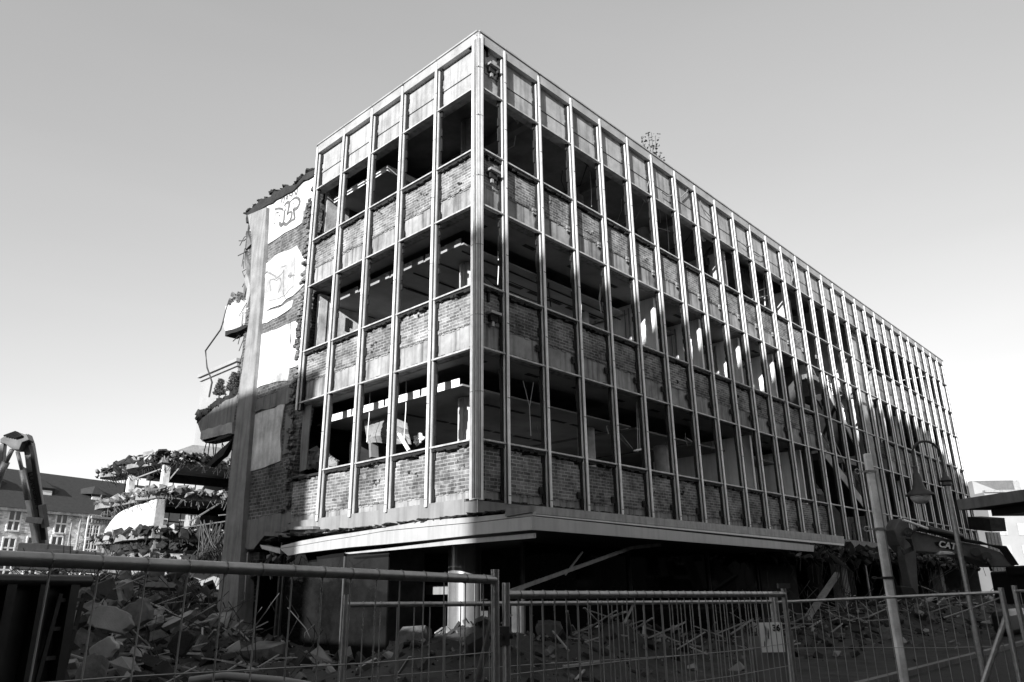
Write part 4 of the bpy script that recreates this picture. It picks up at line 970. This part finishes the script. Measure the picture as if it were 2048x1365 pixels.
def text(s, p, size, xdir, ydir, mt, parent, name='lettering', ext=.01):
    cu = bpy.data.curves.new('t', 'FONT'); cu.body = s; cu.size = size; cu.extrude = ext; cu.align_x = 'CENTER'; cu.align_y = 'CENTER'; cu.offset = size*.025
    t = bpy.data.objects.new('t', cu); C.objects.link(t); dg = bpy.context.evaluated_depsgraph_get(); me = bpy.data.meshes.new_from_object(t.evaluated_get(dg))
    bpy.data.objects.remove(t); me.name = name; me.materials.clear(); me.materials.append(mt)
    x = Vector(xdir).normalized(); z = x.cross(Vector(ydir)).normalized(); y = z.cross(x)
    Mx = Matrix.Translation(Vector(p)) @ Matrix((x, y, z)).transposed().to_4x4(); me.transform(Mx)
    o = bpy.data.objects.new(name, me); C.objects.link(o)
    if parent is not None:
        o.parent = parent; mw = Matrix.Translation(parent.location) @ parent.rotation_euler.to_matrix().to_4x4(); o.matrix_parent_inverse = mw.inverted()
    return o
xd = E_(79, 1015)-E_(62, 945); text('LUNASSEN', E_(69, 981, EXZ-.06), .42, xd, E_(75, 978)-E_(65, 982), M_BLACK, ex)

# ================================================================ right excavator
EZ = 28
e2 = thing('excavator', 'dark crawler excavator with arched boom working at the torn shop front', 'excavator', (far(2090, 1200, EZ).x, far(2090, 1200, EZ).y, 0))
def e2p(name, px, mt, th=.55, dz=0, par=None): m = MB(); m.prism([far(a, b, EZ+dz) for a, b in px], Vector((.55, .83, 0))*th); return m.build(name, mt, par or e2, bevel=.03)
bm_ = e2p('boom', [(1800, 1037), (1812, 1042), (1822, 1060), (1900, 1079), (1960, 1090), (2000, 1104), (2020, 1120), (2032, 1134), (1985, 1134), (1960, 1122), (1910, 1108), (1830, 1103), (1812, 1105), (1798, 1090), (1788, 1060)], M_MACH, .6)
dec = e2p('boom_decal', [(1869, 1085), (1880, 1083), (1912, 1088), (1908, 1102), (1893, 1098), (1874, 1092)], M_BLACK, .02, -.05, bm_)
text('CAT', far(1895, 1091.5, EZ-.08), .33, far(1915, 1095, EZ)-far(1880, 1089, EZ), UP, M_WHITE, dec)
e2p('boom_plate', [(1882, 1102), (1905, 1104), (1912, 1110), (1878, 1110)], M_ALU, .3, -.1)
sk = e2p('stick', [(1808, 1075), (1822, 1070), (1832, 1100), (1836, 1165), (1838, 1188), (1826, 1192), (1820, 1165), (1810, 1120)], M_MACH, .4, -.2)
m = MB(); m.tube([far(1806, 1040, EZ-.2), far(1856, 1058, EZ-.2)], .05, 8); m.build('piston_rod', M_ALU, e2, smooth=True)
m = MB(); m.tube([far(1856, 1058, EZ-.2), far(1925, 1075, EZ-.2)], .12, 8); m.tube([far(1983, 1142, EZ-.3), far(1974, 1118, EZ-.3)], .05, 8); m.build('hydraulic_cylinder', M_BLACK, e2, smooth=True)
m = MB()
for k in range(5): m.tube([far(1815+k*2, 1066, EZ-.25), far(1830+k*2, 1060-k, EZ-.2), far(1900, 1074+k, EZ-.2), far(1960, 1084+k, EZ-.15), far(2000+k*3, 1098-k, EZ-.1), far(2024+k*3, 1130, EZ)], .035, 5)
for k in range(4): m.tube([far(1819+k, 1066, EZ-.4), far(1812+k*3, 1078, EZ-.6), far(1826, 1092+k*3, EZ-.6), far(1808, 1103+k*2, EZ-.5), far(1800, 1095, EZ-.4)], .035, 5)
m.build('hydraulic_hose', M_BLACK, e2)
m = MB()
for a, b in ((1817, 1064), (1974, 1113), (1951, 1104)): m.tube([far(a, b, EZ-.25), far(a, b, EZ+.6)], .16, 10)
m.build('pivot_pin', M_BLACK, e2)
m = MB(); m.bar(far(2030, 1142, EZ-.5), far(2100, 1140, EZ-.5), 1.2, .35); m.bar(far(2020, 1175, EZ), far(2130, 1175, EZ), 2.2, 1.2); m.build('cab_body', M_BLACK, e2, bevel=.08)
b_ = far(2090, 1200, EZ); m = MB(); m.box(b_.x-1.5, b_.x+2.5, b_.y-1.6, b_.y-1, 0, .9); m.box(b_.x-1.5, b_.x+2.5, b_.y+1, b_.y+1.6, 0, .9); m.build('track', M_BLACK, e2, bevel=.2)
m = MB(); gr = far(1822, 1185, EZ-.2); r = random.Random(12)
m.prism([far(a, b, EZ-.3) for a, b in ((1800, 1172), (1826, 1175), (1836, 1190), (1822, 1200), (1806, 1192))], Vector((.55, .83, 0))*.9); m.build('bucket', M_IRON, e2, bevel=.03)

# ================================================================ street furniture
def arc(c, r0, a0, a1, u, v, n=10): return [c+u*(r0*math.cos(a0+(a1-a0)*i/n))+v*(r0*math.sin(a0+(a1-a0)*i/n)) for i in range(n+1)]
Z3 = Vector((0, 0, 1))
def lamp(x, ytop, Z, shade_px, lab, k=1.):
    top = far(x, ytop, Z); root = thing('street_lamp', lab, 'street lamp', (top.x, top.y, 0), 'gooseneck street lamps')
    rt2 = Vector((RT.x, RT.y, 0)).normalized()
    m = MB(); m.tube([(top.x, top.y, -.1), (top.x, top.y, 1.0)], .075*k, 12); m.tube([(top.x, top.y, 1.0), (top.x, top.y, top.z)], .055*k, 12); m.build('pole', M_STEEL, root, smooth=True)
    m = MB(); m.lathe((top.x, top.y, top.z-.05), [(.07*k, 0), (.11*k, .02), (.09*k, .08), (.12*k, .12), (.06*k, .2), (.03*k, .3)], 14); m.build('collar', M_IRON, root, smooth=True)
    lx = (shade_px-x)/FOC*Z; c = top+rt2*(lx/2)+Z3*(.62*k); rr = abs(lx)/2
    pts = [top+Z3*.1]+arc(c, rr, 0, math.pi, -rt2*(1 if lx < 0 else -1)*-1, Z3*1.0)
    e = pts[-1]; pts += [e-Z3*.25*k]
    m = MB(); m.tube(pts, .028*k, 8); m.build('gooseneck', M_IRON, root, smooth=True)
    sh = e-Z3*.25*k
    m = MB(); m.lathe(sh, [(.03*k, .02), (.055*k, 0), (.045*k, -.12*k), (.07*k, -.17*k), (.09*k, -.25*k), (.10*k, -.38*k), (.14*k, -.48*k), (.27*k, -.58*k), (.28*k, -.61*k), (.2*k, -.61*k)], 26); m.build('shade', M_IRON, root, smooth=True)
    m = MB(); m.lathe(sh, [(.205*k, -.6*k), (.2*k, -.66*k), (.16*k, -.73*k), (.09*k, -.78*k), (.01*k, -.79*k)], 24); m.build('globe', M_GLOBE, root, smooth=True)
lamp(1893, 968, 16, 1836, 'street lamp with bell shade and milky globe in front of the long facade, nearer one')
lamp(1722, 1078, 36, 1708, 'small distant gooseneck street lamp low against the shop front behind the pale square pole', 1.)
# square timber pole with clamps
pt = far(1734, 908, 11); pole = thing('utility_pole', 'pale square pole with three clamp rings standing before the long facade', 'pole', (pt.x, pt.y, 0))
rt2 = Vector((RT.x, RT.y, 0)).normalized(); PM = Matrix((rt2, Z3.cross(rt2), Z3)).transposed()
m = MB(); m.obox((pt.x, pt.y, pt.z/2), (.046, .046, pt.z/2), PM); m.build('post', M_WOOD, pole, bevel=.012)
m = MB(); m.obox((pt.x, pt.y, (pt.z+2.0)/2-.1)+rt2*0 if 0 else Vector((pt.x, pt.y, 0))+rt2*.062+Z3*(1.05+.5*(pt.z-.9)), (.012, .02, (pt.z-1.2)/2-.25), PM); m.build('cable_conduit', M_ALUD, pole)
for i, yy in enumerate((945, 1062, 1157)):
    c = far(1746+(yy-945)*.145, yy, 11); c = Vector((pt.x, pt.y, c.z)); m = MB(); m.obox(c, (.07, .06, .016), PM)
    m.bar(c-rt2*.07, c-rt2*.15, .02); m.tube(arc(c-rt2*.185, .035, 0, 6.28, rt2, Z3 if i < 2 else Z3*.3), .011, 6)
    m.build('clamp', M_STEEL if i < 2 else M_IRON, pole)
# flat shelter roof at right
s1 = far(1913, 1000, 17.5); s2 = far(2070, 986, 15.5); sh = thing('shelter', 'flat roofed shelter whose pale fascia enters from the right edge', 'shelter', (s2.x, s2.y, 0))
dv = (s2-s1); dv.z = 0; L = dv.length; dv.normalize(); nv = Vector((-dv.y, dv.x, 0))
SM = Matrix((dv, nv, Z3)).transposed(); zz = s1.z
m = MB(); m.prism([s1+Z3*0, s1+dv*7+Z3*0, s1+dv*7-Z3*.24, s1-Z3*.24], nv*.08); m.build('fascia', M_COLW, sh)
m = MB(); m.prism([s1+nv*.08-Z3*.05, s1+dv*7+nv*.08-Z3*.05, s1+dv*7+nv*4-Z3*.05, s1+dv*.3+nv*4-Z3*.05], -Z3*.19); m.build('roof_deck', M_DARK, sh)
m = MB(); m.prism([s1+dv*.4+nv*.5-Z3*.25, s1+dv*7+nv*.5-Z3*.25, s1+dv*7+nv*3.5-Z3*.25, s1+dv*.8+nv*3.5-Z3*.25], -Z3*.16); m.build('soffit', M_BLACK, sh)
for a in (2.6, 6): 
    m = MB(); p = s1+dv*a+nv*2; m.tube([(p.x, p.y, -.1), (p.x, p.y, zz-.3)], .07, 10); m.build('post', M_STEEL, sh)
# second awning beyond
aw = far(1962, 1035, 45); a2 = thing('shop_awning', 'dark boxy awning on the far end of the block below the shelter roof', 'awning', (aw.x, aw.y, 0))
m = MB(); m.bar(far(1950, 1046, 46), far(1996, 1050, 43), .8, .75); m.build('box', M_RUBD, a2)
for k in range(4): 
    m = MB(); a = far(1974+k*7, 1065, 46); m.tube([(a.x, a.y, -.1), (a.x, a.y, a.z)], .12, 8); m.build('post', M_ALUD, a2)

# distant pale buildings at right
def fb(name, lab, px, Z, dep, w_):
    a = far(px[0], px[1], Z); o = thing(name, lab, 'building', (a.x, a.y, 0)); m = MB(); rt2 = Vector((RT.x, RT.y, 0)).normalized(); fd = Vector((FW.x, FW.y, 0)).normalized()
    m.prism([Vector((a.x, a.y, -.1)), Vector((a.x, a.y, -.1))+rt2*w_, Vector((a.x, a.y, -.1))+rt2*w_+fd*dep, Vector((a.x, a.y, -.1))+fd*dep], Z3*(a.z+.1)); m.build('wall', M_FACADE, o)
    return o, a, rt2, fd
o, a, r2, fd = fb('apartment_building', 'pale far apartment house with sloping roof just right of the block', (1944, 962), 110, 12, 6)
m = MB(); m.prism([a, a+r2*7, a+r2*7+Z3*-3.0], fd*10); m.build('roof', M_ALUD, o)
o, a, r2, fd = fb('office_house', 'pale low far building under the shelter roof at right edge', (1968, 985), 105, 12, 14)
m = MB(); m.bar(a+Z3*.1, a+r2*14+Z3*.1, .6, .3); m.build('parapet', M_ALUD, o)
for k in range(4):
    for j in range(3):
        w_ = MB(); c = a+r2*(1.5+k*2.6)-fd*.05-Z3*(2.2+j*2.9); w_.obox(c, (.55, .04, .8), Matrix((r2, fd, Z3)).transposed()); w_.build('window', M_PLAST2, o)

# ================================================================ fence panels in front
def fence(A, Bp, lab, sp=.145, sag=0, hor=(.43, .86, 1.3), post=.021, rail=.021, h=None, brace=None):
    a, b = far(*A), far(*Bp); root = thing('fence_panel', lab, 'fence panel', (a.x, a.y, 0), 'mobile construction fence panels')
    da = b-a; L = math.hypot(da.x, da.y); u = Vector((da.x, da.y, 0))/L
    for p, e in ((a, .06), (b, .05)):
        m = MB(); m.tube([(p.x, p.y, -.05), (p.x, p.y, p.z+e)], post, 12); m.build('post', M_STEEL, root, smooth=True)
    m = MB(); m.tube([a, a.lerp(b, .5)-Z3*sag, b], rail, 12); m.build('rail', M_STEEL, root, smooth=True)
    m = MB(); m.tube([a-Z3*(a.z-.15), b-Z3*(b.z-.15)], rail, 10); m.build('rail', M_STEEL, root, smooth=True)
    m = MB(); n = int(L/sp)
    for i in range(1, n+1):
        t = i*sp/L
        if t > .99: break
        p = a.lerp(b, t)-Z3*(sag*4*t*(1-t)*.9); q_ = rnd.uniform(-.006, .006)
        m.tube([p+Z3*.012+u*q_, Vector((p.x, p.y, .14))-u*q_], .0042 if A[2] > 3 else .0032, 5)
        m.tube(arc(p, rail+.002, 0, 6.28, Z3.cross(u).normalized(), Z3, 8), .0022, 4)
    for z in hor:
        p, q_ = a-Z3*z, b-Z3*z
        m.tube([p, p.lerp(q_, .3)+Z3*.006, p.lerp(q_, .7)-Z3*.008, q_], .0026, 5)
    m.build('wire_mesh', M_WIRE, root)
    return root, a, b, u
f1, a1, b1_, u1 = fence((-420, 1098, 1.75), (990, 1160, 3.75), 'nearest fence panel with thick top rail crossing the lower left of the picture', .143, hor=(.335, .7, 1.1, 1.5))
f2, a2_, b2_, u2 = fence((1012, 1190, 3.9), (1568, 1189, 6.3), 'fence panel in the middle with closely set wires, clamped to the nearest panel', .1, hor=(.62*.62, .55, .8, 1.2), rail=.021)
f3, a3, b3, u3 = fence((690, 1210, 4.6), (1543, 1204, 7.4), 'thin low fence panel standing behind the middle panels', .125, hor=(.42, .9, 1.3), post=.019, rail=.016)
f4, a4, b4, u4 = fence((1550, 1205, 9.6), (2003, 1185, 8.2), 'fence panel behind the pale square pole and street lamp', .11, hor=(.55, .95, 1.3), post=.03, rail=.017)
f5, a5, b5, u5 = fence((2030, 1182, 8.6), (2300, 1190, 6.5), 'fence panel cut by the right edge of the picture', .11, hor=(.5, .9), post=.03, rail=.014)
def br(parent, p, q_, r0=.02): m = MB(); m.tube([p, q_], r0, 8); m.build('brace', M_STEEL, parent, smooth=True)
br(f1, far(992, 1215, 3.85), far(940, 1420, 4.2)); br(f4, far(2012, 1235, 8.2), far(1955, 1400, 7.8), .03)
m = MB(); c = far(1002, 1272, 3.82); m.obox(c, (.045, .03, .045), PM); m.tube([c-rt2*.06, c+rt2*.06], .016, 8); m.tube([c-Vector((FW.x, FW.y, 0))*.06, c+Vector((FW.x, FW.y, 0))*.02], .012, 8); m.build('clamp', M_IRON, f1)
m = MB(); c = far(1572, 1172, 6.25); m.obox(c+rt2*-.02, (.05, .02, .02), PM); m.build('clamp', M_IRON, f2)
m = MB(); m.tube([far(1888, 1236, 8.6), far(1950, 1215, 8.4), far(2003, 1195, 8.2)], .008, 6); m.build('tie_wire', M_WIRE, f4)
# slanted second post leaning on panel two
m = MB(); m.tube([far(1578, 1262, 6.3), far(1590, 1400, 6.1)], .03, 10); m.build('brace', M_STEEL, f2, smooth=True)
# small sign behind the mesh
sg = far(1543, 1275, 7.0); sgn = thing('site_sign', 'small white notice board with dark print wired behind the fence mesh', 'sign', (sg.x, sg.y, sg.z-.3))
SGM = PM
m = MB(); m.obox(sg, (.11, .008, .13), SGM); bd = m.build('board', M_WHITE, sgn)
m = MB(); fdir = Vector((FW.x, FW.y, 0)).normalized()
for (dx, dz, w_, h_) in ((-.055, .06, .025, .045), (-.06, -.01, .03, .02), (-.03, .03, .012, .05), (-.075, -.06, .02, .03)): m.chunk(sg+rt2*dx+Z3*dz-fdir*.012, w_, .004, h_, random.Random(3), .1)
m.build('print_mark', M_BLACK, bd); text('36', sg+rt2*.05+Z3*.08-fdir*.012, .075, rt2, Z3, M_BLACK, bd, ext=.002)
m = MB(); m.obox(far(1548, 1330, 7.0), (.2, .01, .25), SGM); m.build('lower_board', M_COLC, sgn)

# ================================================================ skip at lower left
k0, k1 = far(-160, 1140, 5.2), far(178, 1163, 6.4); sk_ = thing('rubble_skip', 'dark steel skip with rolled rim behind the nearest fence panel', 'skip', (k1.x, k1.y, 0))
kd = (k1-k0); kd.z = 0; KL = kd.length; kd.normalize(); kn = Vector((-kd.y, kd.x, 0))
KM = Matrix((kd, kn, Z3)).transposed(); kz = k1.z
m = MB(); m.prism([Vector((k0.x, k0.y, 0))+kn*.05, Vector((k1.x, k1.y, 0))+kn*.05-kd*.3, Vector((k1.x, k1.y, kz))+kn*.05-kd*.12, Vector((k0.x, k0.y, kz))+kn*.05], kn*1.7); m.build('body', M_SKIP, sk_)
m = MB(); m.tube([Vector((k0.x, k0.y, kz)), Vector((k1.x, k1.y, kz))], .05, 10); m.tube([Vector((k1.x, k1.y, kz)), Vector((k1.x, k1.y, kz))+kn*1.75], .05, 10); m.build('rim', M_SKIP, sk_, smooth=True)
for i in range(5): 
    m = MB(); p = k0.lerp(k1, (i+.4)/5); m.obox((p.x, p.y, kz/2), (.04, .05, kz/2-.03), KM); m.build('rib', M_SKIP, sk_)
m = MB()
for q in (0, .22): m.bar(Vector((k1.x, k1.y, kz-.1))-kd*(.25-q), Vector((k1.x, k1.y, .1))-kd*(.45-q), .03, .03)
for i in range(8): p = Vector((k1.x, k1.y, kz-.15-i*.22))-kd*(.25+.2*i/8); m.bar(p, p+kd*.22, .03, .03)
m.build('ladder', M_REBAR, sk_)

# ================================================================ rubble
stuffm = {0: M_RUB, 1: M_RUBD, 2: M_RUBL, 3: M_DIRT}
ms = [MB() for _ in range(4)]; rb = MB(); r = random.Random(101)
def scatter(cx, cy, sx, sy, n, s0, s1, mix=(.42, .3, .14, .14), flat=.6):
    for i in range(n):
        x, y = cx+r.gauss(0, sx), cy+r.gauss(0, sy)
        s_ = s0+(s1-s0)*r.random()**6; t = r.random(); k = 0
        while k < 3 and t > mix[k]: t -= mix[k]; k += 1
        ms[k].chunk((x, y, hgt(x, y)+s_*.15), s_, s_*r.uniform(.4, 1.1), s_*r.uniform(.2, flat), r)
scatter(.0, 19, 4.5, 5, 5000, .04, .5); scatter(-4, 13, 2.5, 4, 6500, .02, .32); scatter(6, 33, 7, 5, 500, .1, .5, (.2, .6, .02, .18))
scatter(-.3, .6, 1.4, 1.8, 420, .02, .16, (.3, .4, .03, .27)); scatter(-1.5, 7, 1.5, 4, 500, .03, .28)
scatter(2, -1.2, 2.5, 1.0, 380, .02, .14); scatter(13, -1.2, 8, 1.1, 1700, .025, .22, (.3, .45, .05, .2)); scatter(28, -1.6, 9, 1.6, 1700, .03, .32, (.3, .4, .1, .2)); scatter(6, .9, 2.6, .5, 300, .05, .3, (.3, .2, .35, .15))
for k in range(4): tag(ms[k].build('rubble', stuffm[k]), kind='stuff')
for i in range(330):
    x, y = (r.gauss(-2, 3.5), r.gauss(15, 5)) if i < 240 else (r.uniform(8, 35), r.uniform(-2.5, 0))
    p = Vector((x, y, hgt(x, y))); L = r.uniform(.4, 1.8); rb.tube([p, p+Vector((r.uniform(-.4, .4), r.uniform(-.4, .4), L*.5)), p+Vector((r.uniform(-.8, .8), r.uniform(-.8, .8), L*.9))], .012, 4)
tag(rb.build('loose_rebar', M_REBAR), kind='stuff')
tb_ = MB()
for i in range(420):
    x, y = (r.gauss(-2.5, 3), r.gauss(13, 5)) if i < 250 else (r.uniform(0, 32), r.uniform(-2.5, .3))
    p = Vector((x, y, hgt(x, y)+.08)); L = r.uniform(.3, 1.3); a = r.uniform(0, 6.28); tb_.bar(p, p+Vector((math.cos(a)*L, math.sin(a)*L, r.uniform(-.1, .5)*L)), r.uniform(.02, .07), r.uniform(.015, .04))
tag(tb_.build('loose_timber', M_PLAST2), kind='stuff')
# individual slabs that can be told apart
def slabthing(name, lab, px, Z, w_, h_, d_, mt, rot, cat='rubble'):
    w_ *= .8; h_ *= .8; c = far(px[0], px[1], Z); o = thing(name, lab, cat, (c.x, c.y, c.z-h_/2), 'single lumps of demolition rubble'); rr = random.Random(int(px[0]+px[1]))
    m = MB(); M = PM @ Matrix.Rotation(rot, 3, 'Y') @ Matrix.Rotation(rr.uniform(-.5, .5), 3, 'X')
    pts = [(-1, -1), (-.2, -1.1), (.9, -.9), (1.05, .1), (.8, .95), (-.1, 1.05), (-.95, .8), (-1.1, 0)]
    Q = []
    for i_ in range(8):
        (a, b), (a2, b2) = pts[i_], pts[(i_+1) % 8]
        for k_ in range(3): Q.append((a+(a2-a)*k_/3+rr.uniform(-.09, .09), b+(b2-b)*k_/3+rr.uniform(-.09, .09)))
    P = [c+M @ Vector((a*w_/2, -d_/2, b*h_/2)) for a, b in Q]
    m.prism(P, M @ Vector((0, d_, 0))); ob = m.build('slab', mt, o, bevel=.02); return o
slabthing('concrete_slab', 'pale pointed concrete slab high on the left rubble heap', (250, 1180), 22, .5, .7, .2, M_RUBL, .2)
slabthing('concrete_slab', 'broad grey concrete slab across the middle of the left rubble heap', (225, 1240), 17, 1.1, .6, .25, M_RUBL, .3)
slabthing('concrete_slab', 'rounded grey concrete lump beside the broad slab in the left heap', (275, 1228), 18, .8, .7, .3, M_RUB, -.4)
slabthing('concrete_block', 'upright pale concrete block at the foot of the left heap', (185, 1345), 12, .42, .6, .3, M_RUB, 0)
slabthing('concrete_slab', 'small white slab lying on the left heap', (232, 1287), 14, .3, .08, .1, M_PLAST, .2)
slabthing('concrete_slab', 'tilted grey slab at the left edge of the heap beside the skip', (210, 1300), 13, .4, .5, .15, M_PLAST2, .9)
slabthing('concrete_beam', 'long pale beam sloping towards the concrete column', (360, 1240), 19, 1.0, .16, .2, M_PLAST2, -.45)
slabthing('concrete_slab', 'ribbed grey slab lying flat at the top of the left heap', (325, 1173), 24, 1.2, .22, .3, M_COLC, .05)
slabthing('concrete_slab', 'dark broken slab between the heap and the concrete column', (365, 1285), 16, .5, .6, .2, M_RUBD, .5)
slabthing('concrete_slab', 'flat light stone lying before the dark shop window', (640, 1335), 15, .3, .12, .2, M_COLC, -.2)
slabthing('concrete_block', 'broken block coloured white as if sunlit, in the rubble behind the middle fence', (1198, 1268), 18.8, .42, .45, .22, M_WHITE, .8)  # white colour stands in for sunlight on this block and the next
slabthing('concrete_block', 'second broken block coloured white as if sunlit, left of and below the first', (1186, 1290), 18.6, .3, .42, .15, M_WHITE, .6)
slabthing('concrete_slab', 'smooth grey slab leaning behind the middle fence', (1100, 1258), 19, .8, .42, .4, M_COLC, .1)
slabthing('concrete_slab', 'spotted pale slab behind the middle fence beside the white blocks', (1222, 1285), 18.7, .5, .45, .15, M_PLAST, -.6)
slabthing('concrete_slab', 'thin upright splinter of concrete in the dark dirt', (1125, 1325), 17, .1, .6, .1, M_PLAST2, .2)
# boulder heap by the pillar
m = MB(); c = far(822, 1300, 16.2); rr = random.Random(4)
bo_ = thing('boulder', 'round rough lump of earth and concrete in front of the clad pillar', 'boulder', (c.x, c.y, .2))
m.chunk(c, .45, .4, .5, rr, .3); m.build('lump', M_RUB, bo_)
# kerb strip of white pipe at the very bottom
p = [far(380, 1362, 10.5), far(450, 1352, 10.5), (far(560, 1362, 10.3)), far(620, 1372, 10.2)]
pp_ = thing('drain_pipe', 'pale bent plastic pipe lying on the ground below the white wall remnant', 'pipe', p[0]); m = MB(); m.tube(p, .055, 10); m.build('tube', M_FACADE, pp_, smooth=True)

STUFFY = ('debris', 'torn_', 'broken_brick_edge', 'hanging_rebar', 'hanging_scrap')
# ================================================================ neighbours across the street (behind the camera), some added to shape the light
def block(name, lab, x0, x1, y0, y1, h, nrm):
    o = thing(name, lab, 'building', ((x0+x1)/2, (y0+y1)/2, 0)); m = MB(); m.box(x0, x1, y0, y1, -.1, h); m.build('wall', M_STREET, o)
    m = MB(); m.box(x0-.2, x1+.2, y0-.2, y1+.2, h-.02, h+.15); m.build('cornice', M_ALUD, o)
    n = 8
    for i in range(n):
        for j in range(5):
            m = MB(); z = 2+j*(h-3)/5
            if nrm == 'y': x = x0+(i+.5)*(x1-x0)/n; m.box(x-.8, x+.8, y1, y1+.05, z, z+1.8)
            else: y = y0+(i+.5)*(y1-y0)/n; m.box(x1, x1+.05, y-.8, y+.8, z, z+1.8)
            m.build('window', M_PANE, o)
hb1 = 10.85+18/-SUN_H.y*math.tan(SUN_EL)
block('street_building', 'tall grey house row across the street behind the viewer', -48.4, -9, -30, -18, hb1-.15, 'y')
block('sky_blocking_row', 'unseen low grey row added across the street to block sky and darken reflections', -8.9, 60, -30, -18, 5.5, 'y')  # added, out of view: blocks sky light, gives the shop glass dark reflections
hb2 = 8.6+40/-SUN_H.x*math.tan(SUN_EL)
block('side_building', 'grey house across the side street left of the viewer', -52, -40, -7.6, 22, hb2-.15, 'x')

block('shade_block', 'unseen low grey block added left of the viewer to shade the ground', -22, -16, -9, 2.5, 5.6, 'x')  # added, out of view: casts shade over the low ground before the corner
for o in SC.objects:
    if o.parent and any(q in o.name for q in STUFFY): o['kind'] = 'stuff'

def split_loose(o):
    me = o.data; n = len(me.vertices); par = list(range(n))
    def find(a):
        while par[a] != a: par[a] = par[par[a]]; a = par[a]
        return a
    for e in me.edges:
        a, b = find(e.vertices[0]), find(e.vertices[1])
        if a != b: par[a] = b
    isl = {}
    for p in me.polygons: isl.setdefault(find(p.vertices[0]), []).append(p)
    if len(isl) < 2: return
    for ps in isl.values():
        ids = sorted({v for p in ps for v in p.vertices}); ix = {v: i for i, v in enumerate(ids)}
        m2 = bpy.data.meshes.new(o.name.split('.')[0]); m2.from_pydata([me.vertices[v].co for v in ids], [], [[ix[v] for v in p.vertices] for p in ps])
        m2.materials.append(me.materials[0])
        for q, p in zip(m2.polygons, ps): q.use_smooth = p.use_smooth
        c = o.copy(); c.data = m2; C.objects.link(c)
    bpy.data.objects.remove(o)
for o in list(SC.objects):
    if o.type == 'MESH' and o.parent and not o.children and o.name.split('.')[0] in ('window_frame', 'ceiling_slot', 'hydraulic_cylinder', 'ceiling_edge', 'wall_opening', 'pivot_pin', 'anchor_plate'): split_loose(o)
